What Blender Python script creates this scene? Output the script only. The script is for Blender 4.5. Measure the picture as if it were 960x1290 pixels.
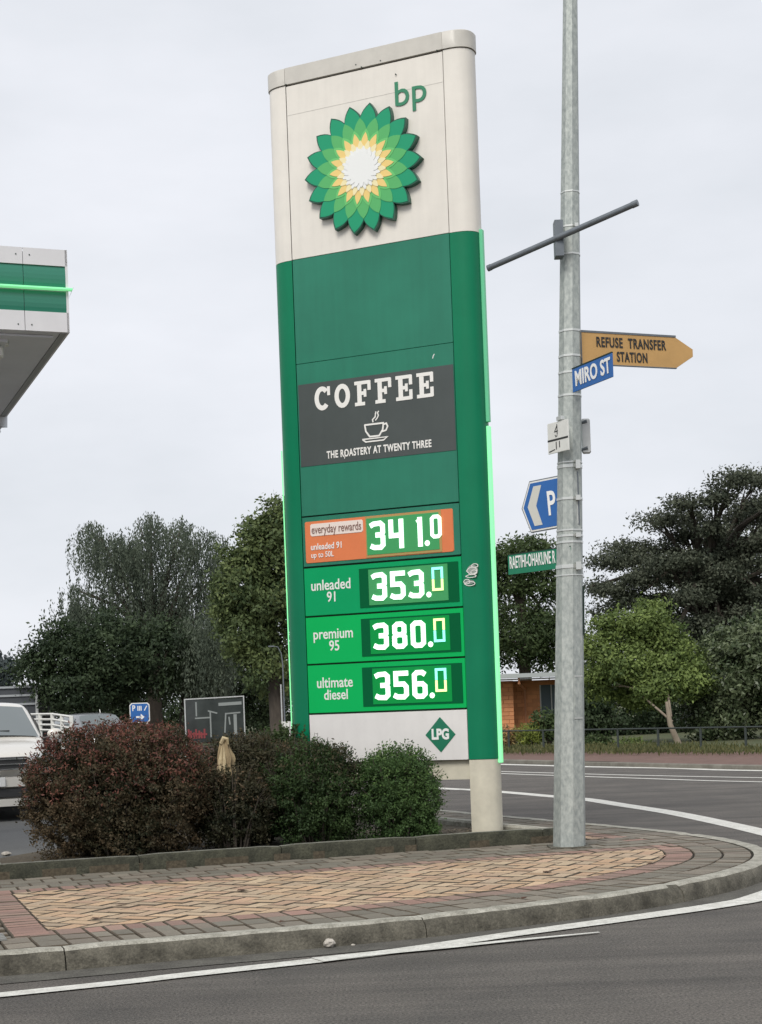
import bpy, math, random
import numpy as np
from mathutils import Vector, Matrix
R = math.radians
rng = np.random.default_rng(7); random.seed(7)
scn = bpy.context.scene
for o in list(bpy.data.objects): bpy.data.objects.remove(o)

# ------------------------------------------------------------------ camera, sky, sun, exposure
EYE, FPX, ROLL, PX, PY = 1.4, 2000.0, .037, 480.0, 891.6
cr, sr = math.cos(ROLL), math.sin(ROLL)
cam = bpy.data.objects.new('camera', bpy.data.cameras.new('camera'))
scn.collection.objects.link(cam)
cam.data.sensor_width = 36; cam.data.lens = FPX/1290*36
cam.data.shift_y = (PY-645)/1290; cam.data.clip_end = 3000; cam.data.clip_start = .1
xa, ya, za = Vector((cr, 0, -sr)), Vector((sr, 0, cr)), Vector((0, -1, 0))
m = Matrix((xa, ya, za)).transposed().to_4x4(); m.translation = Vector((0, 0, EYE))
cam.matrix_world = m
scn.camera = cam
scn.view_settings.view_transform = 'Standard'; scn.view_settings.look = 'None'
scn.view_settings.exposure = 0.31; scn.view_settings.gamma = 1

SUN_EL, SUN_AZ = 46, 200      # the brighter part of the overcast: behind the camera, to the left
w = bpy.data.worlds.new('World'); scn.world = w; w.use_nodes = True
nt = w.node_tree; nt.nodes.clear()
def wn(t, **k):
    n = nt.nodes.new(t)
    for a, b in k.items(): setattr(n, a, b)
    return n
out = wn('ShaderNodeOutputWorld'); bg = wn('ShaderNodeBackground'); bg.inputs[1].default_value = .1
sky = wn('ShaderNodeTexSky', sky_type='NISHITA', sun_disc=False)
sky.sun_elevation = R(SUN_EL); sky.sun_rotation = R(SUN_AZ)
tc = wn('ShaderNodeTexCoord'); mp = wn('ShaderNodeMapping'); mp.inputs['Scale'].default_value = (1.5, 1.5, 4)
nz = wn('ShaderNodeTexNoise'); nz.inputs['Scale'].default_value = 2.2; nz.inputs['Detail'].default_value = 5
nz.inputs['Roughness'].default_value = .55
rp = wn('ShaderNodeValToRGB')
rp.color_ramp.elements[0].position = .3; rp.color_ramp.elements[0].color = (6.0, 6.25, 6.65, 1)
rp.color_ramp.elements[1].position = .7; rp.color_ramp.elements[1].color = (7.2, 7.35, 7.8, 1)
mx = wn('ShaderNodeMix', data_type='RGBA'); mx.inputs[0].default_value = .96
L = nt.links.new
L(tc.outputs['Generated'], mp.inputs[0]); L(mp.outputs[0], nz.inputs['Vector']); L(nz.outputs[0], rp.inputs[0])
L(sky.outputs[0], mx.inputs[6]); L(rp.outputs[0], mx.inputs[7]); L(mx.outputs[2], bg.inputs[0]); L(bg.outputs[0], out.inputs[0])
sun = bpy.data.objects.new('sun', bpy.data.lights.new('sun', 'SUN')); scn.collection.objects.link(sun)
sun.data.energy = 1.95; sun.data.angle = R(25); sun.data.color = (1, .96, .9)
az = R(SUN_AZ)     # compass bearing of the sun measured from +Y clockwise
sd = Vector((math.sin(az)*math.cos(R(SUN_EL)), math.cos(az)*math.cos(R(SUN_EL)), math.sin(R(SUN_EL))))
sun.rotation_euler = sd.to_track_quat('Z', 'Y').to_euler()

# ------------------------------------------------------------------ helpers
def ray(px, py):
    a = (px-PX)/FPX; b = -(py-PY)/FPX
    return a*cr+b*sr, -a*sr+b*cr
def G(px, py, z=0.):                 # point of the level z seen at a pixel
    u, v = ray(px, py); Y = (z-EYE)/v
    return Vector((u*Y, Y, z))
def at(px, py, Y):                   # point at distance Y seen at a pixel
    u, v = ray(px, py); return Vector((u*Y, Y, EYE+v*Y))

def mat(name, col, rough=.6, metal=0, spec=.5, noise=0, nscale=8, col2=None, bump=0, bscale=60, emit=None, estr=0,
        attr=False, objrand=0, transl=0, stretch=None, coat=0, streak=0, speck=None, pick=None):
    M = bpy.data.materials.new(name); M.use_nodes = True
    t = M.node_tree; N = t.nodes; K = t.links.new
    b = N['Principled BSDF']
    b.inputs['Base Color'].default_value = (*col, 1); b.inputs['Roughness'].default_value = rough
    b.inputs['Metallic'].default_value = metal; b.inputs['Specular IOR Level'].default_value = spec
    b.inputs['Coat Weight'].default_value = coat
    co = N.new('ShaderNodeTexCoord'); src = co.outputs['Object']
    if stretch:
        mp = N.new('ShaderNodeMapping'); mp.inputs['Scale'].default_value = stretch; K(src, mp.inputs[0]); src = mp.outputs[0]
    last = None
    if col2 is not None or noise:
        c2 = col2 if col2 is not None else tuple(c*(1-noise) for c in col)
        mixn = N.new('ShaderNodeMix'); mixn.data_type = 'RGBA'
        mixn.inputs[6].default_value = (*col, 1); mixn.inputs[7].default_value = (*c2, 1)
        if attr:
            at_ = N.new('ShaderNodeAttribute'); at_.attribute_name = 'tint'; K(at_.outputs['Fac'], mixn.inputs[0])
        else:
            n = N.new('ShaderNodeTexNoise'); n.inputs['Scale'].default_value = nscale; n.inputs['Detail'].default_value = 6
            n.inputs['Roughness'].default_value = .65
            K(src, n.inputs['Vector'])
            r = N.new('ShaderNodeMapRange'); r.inputs[1].default_value = .35; r.inputs[2].default_value = .68
            K(n.outputs[0], r.inputs[0]); K(r.outputs[0], mixn.inputs[0])
        last = mixn.outputs[2]
    if pick:
        oi = N.new('ShaderNodeObjectInfo'); ge = N.new('ShaderNodeNewGeometry'); w1 = N.new('ShaderNodeTexWhiteNoise'); w1.noise_dimensions = '2D'
        cb = N.new('ShaderNodeCombineXYZ'); K(oi.outputs['Random'], cb.inputs[0]); K(ge.outputs['Random Per Island'], cb.inputs[1]); K(cb.outputs[0], w1.inputs['Vector'])
        ra = N.new('ShaderNodeValToRGB'); ra.color_ramp.elements[0].color = (*pick[0], 1); ra.color_ramp.elements[1].color = (*pick[-1], 1); ra.color_ramp.elements[1].position = 1
        for i_, c_ in enumerate(pick[1:-1]): e_ = ra.color_ramp.elements.new((i_+1)/(len(pick)-1)); e_.color = (*c_, 1)
        K(w1.outputs['Value'], ra.inputs[0]); q_ = N.new('ShaderNodeMix'); q_.data_type = 'RGBA'; q_.inputs[0].default_value = .72
        if last: K(last, q_.inputs[6])
        K(ra.outputs[0], q_.inputs[7]); last = q_.outputs[2]
    def mul(prev, fac_out, lo, hi):
        r = N.new('ShaderNodeMapRange'); r.inputs[3].default_value = lo; r.inputs[4].default_value = hi
        K(fac_out, r.inputs[0])
        q = N.new('ShaderNodeMix'); q.data_type = 'RGBA'; q.blend_type = 'MULTIPLY'; q.inputs[0].default_value = 1
        if prev is None: q.inputs[6].default_value = (*col, 1)
        else: K(prev, q.inputs[6])
        K(r.outputs[0], q.inputs[7]); return q.outputs[2]
    if objrand:
        oi = N.new('ShaderNodeObjectInfo'); ge = N.new('ShaderNodeNewGeometry')
        ad = N.new('ShaderNodeMath'); ad.operation = 'ADD'; K(oi.outputs['Random'], ad.inputs[0]); K(ge.outputs['Random Per Island'], ad.inputs[1])
        fr = N.new('ShaderNodeMath'); fr.operation = 'FRACT'; K(ad.outputs[0], fr.inputs[0])
        last = mul(last, fr.outputs[0], 1-objrand, 1+objrand)
    if streak:
        mp2 = N.new('ShaderNodeMapping'); mp2.inputs['Scale'].default_value = (14, 14, .7); K(co.outputs['Object'], mp2.inputs[0])
        n2 = N.new('ShaderNodeTexNoise'); n2.inputs['Scale'].default_value = 1; n2.inputs['Detail'].default_value = 4; K(mp2.outputs[0], n2.inputs['Vector'])
        last = mul(last, n2.outputs[0], 1-streak, 1+streak*.6)
    if speck:
        sc, lo, hi = speck
        v = N.new('ShaderNodeTexNoise'); v.inputs['Scale'].default_value = sc; v.inputs['Detail'].default_value = 3; v.inputs['Roughness'].default_value = .8
        K(src, v.inputs['Vector'])
        r = N.new('ShaderNodeMapRange'); r.inputs[1].default_value = .3; r.inputs[2].default_value = .7; r.clamp = False
        K(v.outputs[0], r.inputs[0]); last = mul(last, r.outputs[0], lo, hi)
    if last: K(last, b.inputs['Base Color'])
    if bump:
        n = N.new('ShaderNodeTexNoise'); n.inputs['Scale'].default_value = bscale; n.inputs['Detail'].default_value = 5
        K(src, n.inputs['Vector']); bp_ = N.new('ShaderNodeBump'); bp_.inputs['Strength'].default_value = bump
        bp_.inputs['Distance'].default_value = .01; K(n.outputs[0], bp_.inputs['Height']); K(bp_.outputs[0], b.inputs['Normal'])
    if emit:
        b.inputs['Emission Color'].default_value = (*emit, 1); b.inputs['Emission Strength'].default_value = estr
    if transl:
        tr = N.new('ShaderNodeBsdfTranslucent'); ms = N.new('ShaderNodeMixShader'); ms.inputs[0].default_value = transl
        if last: K(last, tr.inputs[0])
        else: tr.inputs[0].default_value = (*col, 1)
        K(b.outputs[0], ms.inputs[1]); K(tr.outputs[0], ms.inputs[2]); K(ms.outputs[0], N['Material Output'].inputs[0])
    return M

class MB:
    def __init__(s): s.v = []; s.f = []
    def poly(s, pts):
        n = len(s.v); s.v += [tuple(p) for p in pts]; s.f.append(tuple(range(n, n+len(pts)))); return s
    def grid(s, rows, closed=False, flip=False):        # rows of equal length
        n = len(s.v); k = len(rows[0])
        for r_ in rows: s.v += [tuple(p) for p in r_]
        for i in range(len(rows)-1):
            for j in range(k if closed else k-1):
                a, b = n+i*k+j, n+i*k+(j+1) % k; q = (a, b, b+k, a+k)
                s.f.append(q[::-1] if flip else q)
        return s
    def box(s, lo, hi, b=0):
        x0, y0, z0 = lo; x1, y1, z1 = hi; n = len(s.v)
        if b <= 0:
            s.v += [(x, y, z) for z in (z0, z1) for y in (y0, y1) for x in (x0, x1)]
            s.f += [tuple(n+i for i in q) for q in ((0, 2, 3, 1), (4, 5, 7, 6), (0, 1, 5, 4), (2, 6, 7, 3), (0, 4, 6, 2), (1, 3, 7, 5))]
        else:                                            # chamfered in x and z (seen from the front)
            c = [(x0+b, z0), (x1-b, z0), (x1, z0+b), (x1, z1-b), (x1-b, z1), (x0+b, z1), (x0, z1-b), (x0, z0+b)]
            s.prism([(x, z) for x, z in c], y0, y1, 'xz', b)
        return s
    def prism(s, pts, a0, a1, plane='xy', b=0):          # outline extruded from a0 to a1 with a small chamfer at a0 side
        def P(u, v, w): return (u, v, w) if plane == 'xy' else (u, w, v) if plane == 'xz' else (w, u, v)
        cx = sum(p[0] for p in pts)/len(pts); cy = sum(p[1] for p in pts)/len(pts)
        n = len(s.v); k = len(pts); rings = []
        if b:
            d = [max(1e-6, math.hypot(x-cx, y-cy)) for x, y in pts]
            sg = 1 if a1 > a0 else -1
            rings = [[P(x-(x-cx)/q*b, y-(y-cy)/q*b, a0) for (x, y), q in zip(pts, d)], [P(x, y, a0+sg*b) for x, y in pts], [P(x, y, a1) for x, y in pts]]
        else: rings = [[P(x, y, a0) for x, y in pts], [P(x, y, a1) for x, y in pts]]
        for r_ in rings: s.v += r_
        for i in range(len(rings)-1):
            for j in range(k): s.f.append((n+i*k+j, n+i*k+(j+1) % k, n+(i+1)*k+(j+1) % k, n+(i+1)*k+j))
        s.f.append(tuple(n+j for j in range(k))[::-1]); s.f.append(tuple(n+(len(rings)-1)*k+j for j in range(k)))
        return s
    def tube(s, pts, rad, sides=8, caps=True):
        pts = [Vector(p) for p in pts]; rows = []
        for i, p in enumerate(pts):
            d = (pts[min(i+1, len(pts)-1)]-pts[max(i-1, 0)]).normalized()
            up = Vector((0, 0, 1)) if abs(d.z) < .9 else Vector((1, 0, 0))
            a = d.cross(up).normalized(); b = d.cross(a); r_ = rad[i] if isinstance(rad, (list, tuple)) else rad
            rows.append([p+a*r_*math.cos(2*math.pi*j/sides)+b*r_*math.sin(2*math.pi*j/sides) for j in range(sides)])
        n = len(s.v); s.grid(rows, closed=True)
        if caps:
            s.f.append(tuple(n+j for j in range(sides))); m_ = n+(len(rows)-1)*sides; s.f.append(tuple(m_+j for j in range(sides))[::-1])
        return s
    def ribbon(s, pts, wd, y0, y1, closed=False, P=None):     # flat stroke in the x-z plane with thickness
        pts = [Vector((p[0], p[1])) for p in pts]; k = len(pts); A = []; B = []
        for i, p in enumerate(pts):
            pr = pts[i-1] if (i or closed) else None; nx = pts[(i+1) % k] if (i < k-1 or closed) else None
            d0 = (p-pr).normalized() if pr is not None else None; d1 = (nx-p).normalized() if nx is not None else None
            if d0 is None: d0 = d1
            if d1 is None: d1 = d0
            t_ = (d0+d1); t_ = t_.normalized() if t_.length > 1e-6 else d0
            nn = Vector((-t_.y, t_.x)); c = max(.45, nn.dot(Vector((-d0.y, d0.x)))); h = wd/2/c
            A.append(p+nn*h); B.append(p-nn*h)
        rows = [[(a.x, y0, a.y), (b.x, y0, b.y), (b.x, y1, b.y), (a.x, y1, a.y)] for a, b in zip(A, B)]
        if closed: rows.append(rows[0])
        n = len(s.v); s.grid(rows, closed=True)
        if not closed: s.f.append((n, n+1, n+2, n+3)); e = n+(k-1)*4; s.f.append((e+3, e+2, e+1, e))
        return s
    def build(s, name, M, parent=None, smooth=False, kind=None, label=None):
        me = bpy.data.meshes.new(name); me.from_pydata(s.v, [], s.f); me.update()
        import bmesh
        bm = bmesh.new(); bm.from_mesh(me); bmesh.ops.recalc_face_normals(bm, faces=bm.faces); bm.to_mesh(me); bm.free()
        if smooth:
            me.polygons.foreach_set('use_smooth', [True]*len(me.polygons))
            try: me.set_sharp_from_angle(angle=R(40))
            except Exception: pass
        if M: me.materials.append(M)
        o = bpy.data.objects.new(name, me); scn.collection.objects.link(o)
        if parent: o.parent = parent
        if kind: o['kind'] = kind
        if label: o['label'] = label
        return o

def tag(o, label, cat, group=None, kind=None):
    o['label'] = label; o['category'] = cat
    if group: o['group'] = group
    if kind: o['kind'] = kind
    return o
def empty(name, loc, rz=0, label=None, cat=None, group=None):
    o = bpy.data.objects.new(name, None); scn.collection.objects.link(o); o.location = loc; o.rotation_euler = (0, 0, rz)
    o.empty_display_size = .2
    if label: tag(o, label, cat, group)
    return o
def struct(o): o['kind'] = 'structure'; return o

def lettering(name, s, size, M, parent, pos, sx=1, weight=0, align='CENTER', depth=.004, rot=(R(90), 0, 0), spacing=1):
    c = bpy.data.curves.new(name, 'FONT'); c.body = s; c.size = size; c.align_x = align; c.align_y = 'CENTER'
    c.offset = weight; c.extrude = depth/2; c.space_character = spacing; c.resolution_u = 4
    t = bpy.data.objects.new('t', c); scn.collection.objects.link(t)
    dg = bpy.context.evaluated_depsgraph_get(); me = bpy.data.meshes.new_from_object(t.evaluated_get(dg))
    bpy.data.objects.remove(t); me.name = name; me.materials.clear(); me.materials.append(M)
    me.transform(Matrix.Diagonal((sx, 1, 1, 1)))
    o = bpy.data.objects.new(name, me); scn.collection.objects.link(o); o.location = pos; o.rotation_euler = rot
    if parent: o.parent = parent
    return o

# ------------------------------------------------------------------ materials
GRN = (.022, .20, .125)
M_white = mat('cream_panel', (.77, .73, .66), .42, noise=.09, nscale=2.5, streak=.10, bump=.03, bscale=90)
M_cap = mat('cap_metal', (.58, .555, .50), .4, noise=.12, nscale=5, streak=.05, bump=.05, bscale=70)
M_green = mat('green_panel', GRN, .40, spec=.35, noise=.16, nscale=1.5, streak=.16, bump=.05, bscale=3)
M_row = mat('green_panel_glow', (.002, .24, .095), .4, spec=.15, noise=.08, nscale=2, emit=(.0, 1, .22), estr=.07)  # weak emission stands in for the glow spreading from the digits
M_row2 = mat('green_panel_glow_low', (.002, .26, .08), .4, spec=.15, noise=.08, nscale=2, emit=(.0, 1, .13), estr=.13)  # lower rows: stronger emission imitating the brighter glow round their displays
M_trim = mat('green_trim', (.004, .19, .09), .38, spec=.2, noise=.1, nscale=2, streak=.1)
M_led = mat('green_led_strip', (.2, .7, .35), .4, emit=(.30, 1, .42), estr=.5)
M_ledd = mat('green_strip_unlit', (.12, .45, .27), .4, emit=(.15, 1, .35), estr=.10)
M_dark = mat('dark_gap', (.01, .03, .02), .7)
M_coffee = mat('charcoal_vinyl', (.062, .075, .072), .4, noise=.12, nscale=3, streak=.08)
M_print = mat('white_print', (.78, .78, .76), .5)
M_orange = mat('orange_vinyl', (.72, .20, .07), .4, noise=.08, nscale=4)
M_disp1 = mat('display_face', (.05, .20, .09), .5, spec=.1, emit=(.05, .5, .12), estr=.22)
M_disp2 = mat('display_face_dark', (.005, .12, .04), .5, spec=.1, emit=(.0, .8, .10), estr=.17)
M_frame = mat('display_surround', (.001, .075, .03), .5, spec=.08, emit=(0, .4, .08), estr=.06)  # surround is no lamp; slight emission imitates glow beside the digits
M_digit = mat('led_digit', (.8, .9, .8), .5, emit=(.60, 1, .72), estr=1.02)
M_cy = mat('led_cyan', (.2, .8, .8), .5, emit=(.30, .95, .85), estr=.85)
M_ye = mat('led_yellow', (.8, .9, .3), .5, emit=(.70, .95, .40), estr=.85)
M_base = mat('cream_base', (.68, .64, .52), .5, noise=.2, nscale=4, streak=.12, bump=.05)
M_galv = mat('galvanised_steel', (.47, .50, .47), .55, metal=.25, col2=(.27, .30, .29), nscale=34, bump=.08, bscale=50, streak=.15, stretch=(1, 1, .55))
M_band = mat('steel_band', (.62, .63, .60), .3, metal=.7)
M_bar = mat('grey_tube', (.16, .18, .20), .45, metal=.3, noise=.2, nscale=15)
M_yel = mat('ochre_sign', (.56, .33, .115), .5, noise=.12, nscale=6)
M_blk = mat('black_print', (.02, .02, .02), .5)
M_blue = mat('blue_sign', (.02, .12, .38), .35, noise=.1, nscale=6)
M_sgr = mat('green_sign', (.01, .19, .10), .4, noise=.1, nscale=6)
M_alu = mat('aluminium_back', (.55, .56, .55), .45, metal=.2, noise=.15, nscale=9)
M_signw = mat('white_sign', (.74, .74, .70), .45, noise=.1, nscale=12)
M_asph = mat('asphalt', (.102, .091, .079), .85, col2=(.066, .060, .053), nscale=1.1, bump=.6, bscale=120, speck=(70, .1, 2.1), stretch=(1, 1, 1))
t_ = M_asph.node_tree; mp_ = t_.nodes.new('ShaderNodeMapping'); mp_.inputs['Rotation'].default_value = (0, 0, R(-22)); mp_.inputs['Scale'].default_value = (.12, 2.6, 1)
co_ = t_.nodes.new('ShaderNodeTexCoord'); n_ = t_.nodes.new('ShaderNodeTexNoise'); n_.inputs['Scale'].default_value = 1; n_.inputs['Detail'].default_value = 5; n_.inputs['Roughness'].default_value = .6
r_ = t_.nodes.new('ShaderNodeMapRange'); r_.inputs[1].default_value = .3; r_.inputs[2].default_value = .7; r_.inputs[3].default_value = .66; r_.inputs[4].default_value = 1.22
q_ = t_.nodes.new('ShaderNodeMix'); q_.data_type = 'RGBA'; q_.blend_type = 'MULTIPLY'; q_.inputs[0].default_value = 1
src_ = t_.nodes['Principled BSDF'].inputs['Base Color'].links[0].from_socket
t_.links.new(co_.outputs['Object'], mp_.inputs[0]); t_.links.new(mp_.outputs[0], n_.inputs['Vector']); t_.links.new(n_.outputs[0], r_.inputs[0])
t_.links.new(src_, q_.inputs[6]); t_.links.new(r_.outputs[0], q_.inputs[7]); t_.links.new(q_.outputs[2], t_.nodes['Principled BSDF'].inputs['Base Color'])
M_asph2 = mat('asphalt_forecourt', (.12, .12, .115), .85, noise=.25, nscale=.7, bump=.3, bscale=180, speck=(120, .7, 1.4))
M_line = mat('road_paint', (.70, .69, .64), .65, col2=(.50, .49, .44), nscale=9, bump=.2, bscale=160, speck=(55, .72, 1.2))
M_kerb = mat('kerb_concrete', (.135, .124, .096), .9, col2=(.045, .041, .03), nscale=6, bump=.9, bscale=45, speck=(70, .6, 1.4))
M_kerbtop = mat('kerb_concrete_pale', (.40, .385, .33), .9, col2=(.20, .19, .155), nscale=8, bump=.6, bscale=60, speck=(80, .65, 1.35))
M_tan = mat('tan_brick', (.50, .34, .21), .9, col2=(.30, .225, .16), nscale=1.2, objrand=.12, pick=[(.50, .36, .23), (.46, .30, .18), (.42, .27, .19), (.50, .39, .26), (.36, .28, .20), (.45, .32, .20)], bump=.4, bscale=70, speck=(60, .75, 1.25))
M_pink = mat('pink_brick', (.29, .17, .135), .9, col2=(.2, .125, .105), nscale=4, objrand=.12, pick=[(.32, .19, .15), (.24, .15, .12), (.20, .15, .12), (.34, .22, .17)], bump=.4, bscale=70, speck=(60, .75, 1.25))
M_grey = mat('grey_brick', (.155, .142, .108), .9, col2=(.085, .08, .06), nscale=3, objrand=.12, pick=[(.20, .18, .145), (.14, .125, .10), (.23, .20, .16), (.19, .155, .125)], bump=.4, bscale=70, speck=(60, .75, 1.25))
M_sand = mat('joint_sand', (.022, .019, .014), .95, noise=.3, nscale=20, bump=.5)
M_soil = mat('soil', (.055, .045, .03), 1, col2=(.11, .09, .06), nscale=30, bump=1, bscale=40)
M_grass = mat('grass_ground', (.05, .068, .025), 1, col2=(.085, .085, .04), nscale=1.2, bump=1, bscale=30)
M_redpath = mat('red_path', (.16, .095, .075), .95, noise=.25, nscale=3, bump=.3)
M_bark = mat('bark', (.085, .07, .055), .95, noise=.4, nscale=12, bump=.8, bscale=30, stretch=(1, 1, .3))
M_pbark = mat('pale_bark', (.30, .25, .19), .9, col2=(.2, .16, .12), nscale=10, bump=.5, stretch=(1, 1, .3))

# ------------------------------------------------------------------ setting: ground, roads, kerbs, paving
def sheet(name, pts, z, M, t=0):
    b = MB()
    if t: b.prism([(p[0], p[1]) for p in pts], z, z-t)
    else: b.poly([(p[0], p[1], z) for p in pts])
    o = b.build(name, M); return struct(o)
sheet('ground', [(-900, -60), (900, -60), (900, 1500), (-900, 1500)], -.012, M_grass)
sheet('road', [(-60, -20), (60, -20), (60, 10), (2.0, 39.6), (-30, 99), (-60, 99)], 0, M_asph)

def catmull(P, n=8):
    P = [Vector(p) for p in P]; P = [P[0]*2-P[1]]+P+[P[-1]*2-P[-2]]; o = []
    for i in range(1, len(P)-2):
        for k in range(n):
            t = k/n; a, b, c, d = P[i-1:i+3]
            o.append(.5*((2*b)+(c-a)*t+(2*a-5*b+4*c-d)*t*t+(3*b-a-3*c+d)*t**3))
    o.append(P[-2]); return o
def resample(P, step):
    out_ = [P[0]]; acc = 0; last = P[0]
    for p in P[1:]:
        while (p-last).length >= step-acc:
            last = last+(p-last).normalized()*(step-acc); out_.append(last.copy()); acc = 0
        acc += (p-last).length; last = p
    return out_
OUT = catmull([(-8.5, 6.53), (-5.2, 7.68), (-2.15, 8.75), (-1.32, 9.05), (-.42, 9.36), (.34, 9.68), (1.29, 10.25), (1.74, 10.6), (2.15, 11.0),
               (2.62, 11.6), (2.95, 12.25), (3.12, 12.95), (3.12, 13.7), (2.98, 14.45), (2.72, 15.2), (2.42, 15.9), (2.1, 16.55), (1.24, 18.35), (.59, 19.74), (-1.5, 24.2), (-7, 36)])
OUT = [Vector((p.x, p.y)) for p in resample([Vector((p.x, p.y, 0)) for p in OUT], .06)]
NRM = []
for i in range(len(OUT)):
    d = (OUT[min(i+2, len(OUT)-1)]-OUT[max(i-2, 0)]).normalized(); NRM.append(Vector((-d.y, d.x)))
OFFA = np.array([(p.x, p.y) for p in OUT]); NRA = np.array([(n.x, n.y) for n in NRM])
def kdist(x, y):                      # distance inside the kerb line, and index of the nearest kerb point
    d = (OFFA[:, 0]-x)**2+(OFFA[:, 1]-y)**2; i = int(d.argmin())
    return (x-OFFA[i, 0])*NRA[i, 0]+(y-OFFA[i, 1])*NRA[i, 1], i
TOP = .12
foot = [(p.x+n.x*.05, p.y+n.y*.05) for p, n in zip(OUT, NRM)][::4]
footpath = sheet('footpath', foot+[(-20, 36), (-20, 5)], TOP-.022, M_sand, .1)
# kerb stones
kerb = struct(bpy.data.objects.new('kerb', None)); scn.collection.objects.link(kerb)
s0 = 10; SEG = 36
while s0 < len(OUT)-SEG-1:
    rows = []
    idx = list(range(s0, s0+SEG+1, 2))
    for i in idx:
        p, n = OUT[i], NRM[i]
        j = (rng.random(4)-.5)*.006; e = .006 if i in (idx[0], idx[-1]) else 0
        q = [(-.045+j[0], -.02), (-.035+j[1], .045), (-.022+j[1], TOP-.035-e+j[2]), (.002+e, TOP-.008+j[2]-e), (.02, TOP+.004+j[3]-e), (.10, TOP+.006+j[3]-e), (.138, TOP+.002-e), (.142, .06)]
        rows.append([(p.x+n.x*a, p.y+n.y*a, z) for a, z in q])
    a, b = Vector(rows[0][0]), Vector(rows[1][0]); d = (b-a).normalized()*.004
    rows[0] = [tuple(Vector(v)+d) for v in rows[0]]; rows[-1] = [tuple(Vector(v)-d) for v in rows[-1]]
    k = MB().grid(rows); n0 = len(k.v)
    k.f.append(tuple(range(8))); k.f.append(tuple(range(n0-8, n0))[::-1])
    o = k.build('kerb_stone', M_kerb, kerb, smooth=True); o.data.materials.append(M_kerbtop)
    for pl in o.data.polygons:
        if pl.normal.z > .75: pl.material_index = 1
    s0 += SEG
# gutter: slightly darker poured channel
sheet('gutter', [tuple(p-n*.03) for p, n in zip(OUT, NRM)][::4]+[tuple(p-n*.30) for p, n in zip(OUT, NRM)][::-4], .004, mat('gutter_grime', (.105, .10, .085), .9, col2=(.06, .056, .048), nscale=5, bump=.5, bscale=120, speck=(110, .5, 1.6)))

# pavers
TH = R(18.5); E1 = Vector((math.cos(TH), math.sin(TH))); E2 = Vector((-math.sin(TH), math.cos(TH)))
def SN(s, n): return E1*s+E2*n
def clip(poly, nx, ny, c):            # keep nx*x+ny*y >= c
    o = []
    for i in range(len(poly)):
        a, b = poly[i-1], poly[i]; da = a[0]*nx+a[1]*ny-c; db = b[0]*nx+b[1]*ny-c
        if da >= 0 and db >= 0: o.append(b)
        elif da >= 0 > db or db >= 0 > da:
            t = da/(da-db); q = (a[0]+(b[0]-a[0])*t, a[1]+(b[1]-a[1])*t); o.append(q)
            if db >= 0: o.append(b)
    return o
def parea(p): return .5*abs(sum(p[i-1][0]*p[i][1]-p[i][0]*p[i-1][1] for i in range(len(p))))
pavers = []                            # (name, polygon, material)
PLF = 13.22                            # planter front line, n coordinate
PB0, PBd = Vector((1.62, 14.45)), Vector((-.435, .90))     # planter back line
PBn = Vector((PBd.y, -PBd.x)).normalized()
def kerbclip(poly, d):
    cx = sum(p[0] for p in poly)/len(poly); cy = sum(p[1] for p in poly)/len(poly)
    _, i = kdist(cx, cy); n = NRA[i]; return clip(poly, n[0], n[1], OFFA[i, 0]*n[0]+OFFA[i, 1]*n[1]+d)
KB = .15; G2 = KB+.46; P3 = G2+.23; S_L = .87; N_T = 12.33
# rows that follow the kerb
for row, (d0, d1) in enumerate([(KB, KB+.23), (KB+.23, G2), (G2, P3)]):
    dm = (d0+d1)/2; i = 40; acc = 0; a = i
    while i < len(OUT)-2:
        q0 = OUT[i]+NRM[i]*dm; q1 = OUT[i+1]+NRM[i+1]*dm; acc += (q1-q0).length; i += 1
        if acc >= .12:
            pa, pb, na, nb = OUT[a], OUT[i], NRM[a], NRM[i]; mid = (pa+pb)/2+na*dm
            s, n = mid.dot(E1), mid.dot(E2)
            ok = mid.y < 24 and s > -2.6
            if row == 2 and (s < S_L or N_T-.23 < n < PLF-.3): ok = row == 2 and False
            if ok and not (row == 2 and (mid-PB0).dot(PBn) < .3 and n > PLF-.4):
                pol = [tuple(pa+na*d0), tuple(pb+nb*d0), tuple(pb+nb*d1), tuple(pa+na*d1)]
                pavers.append(('border_brick', pol, M_pink if row == 2 else M_grey))
            a = i; acc = 0
def rect(s0, s1, n0, n1): return [tuple(SN(a, b)) for a, b in ((s0, n0), (s1, n0), (s1, n1), (s0, n1))]
def add(name, pol, M, d, extra=()):
    if len(pol) < 3: return
    for e in extra:
        pol = clip(pol, *e)
        if len(pol) < 3: return
    pol = kerbclip(pol, d) if d is not None else pol
    if len(pol) >= 3 and parea(pol) > .0012: pavers.append((name, pol, M))
# four rows of grey squares in front of the planter, running on to the tip
for r_ in range(4):
    n0 = N_T+.2225*r_
    for k in range(-12, 30):
        s0_ = k*.235+(r_ % 2)*.1175
        add('square_paver', rect(s0_, s0_+.235, n0, n0+.2225), M_grey, G2 if r_ < 9 else G2)
k = S_L                                # pink row under it
while k < 7:
    add('border_brick', rect(k, k+.12, N_T-.23, N_T), M_pink, G2); k += .12
n_ = 9.4
while n_ < N_T-.24:                    # pink column at the left end
    add('border_brick', rect(S_L, S_L+.23, n_, n_+.12), M_pink, G2); n_ += .12
n_ = N_T                               # grey field left of it
r_ = 0
while n_ > 9.3:
    for k in range(-11, 1):
        s1_ = S_L-(-k)*.24-(r_ % 2)*.12; add('border_brick', rect(s1_-.24, s1_, n_-.12, n_), M_grey, G2, [(-E1.x, -E1.y, -S_L)])
    n_ -= .12; r_ += 1
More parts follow.
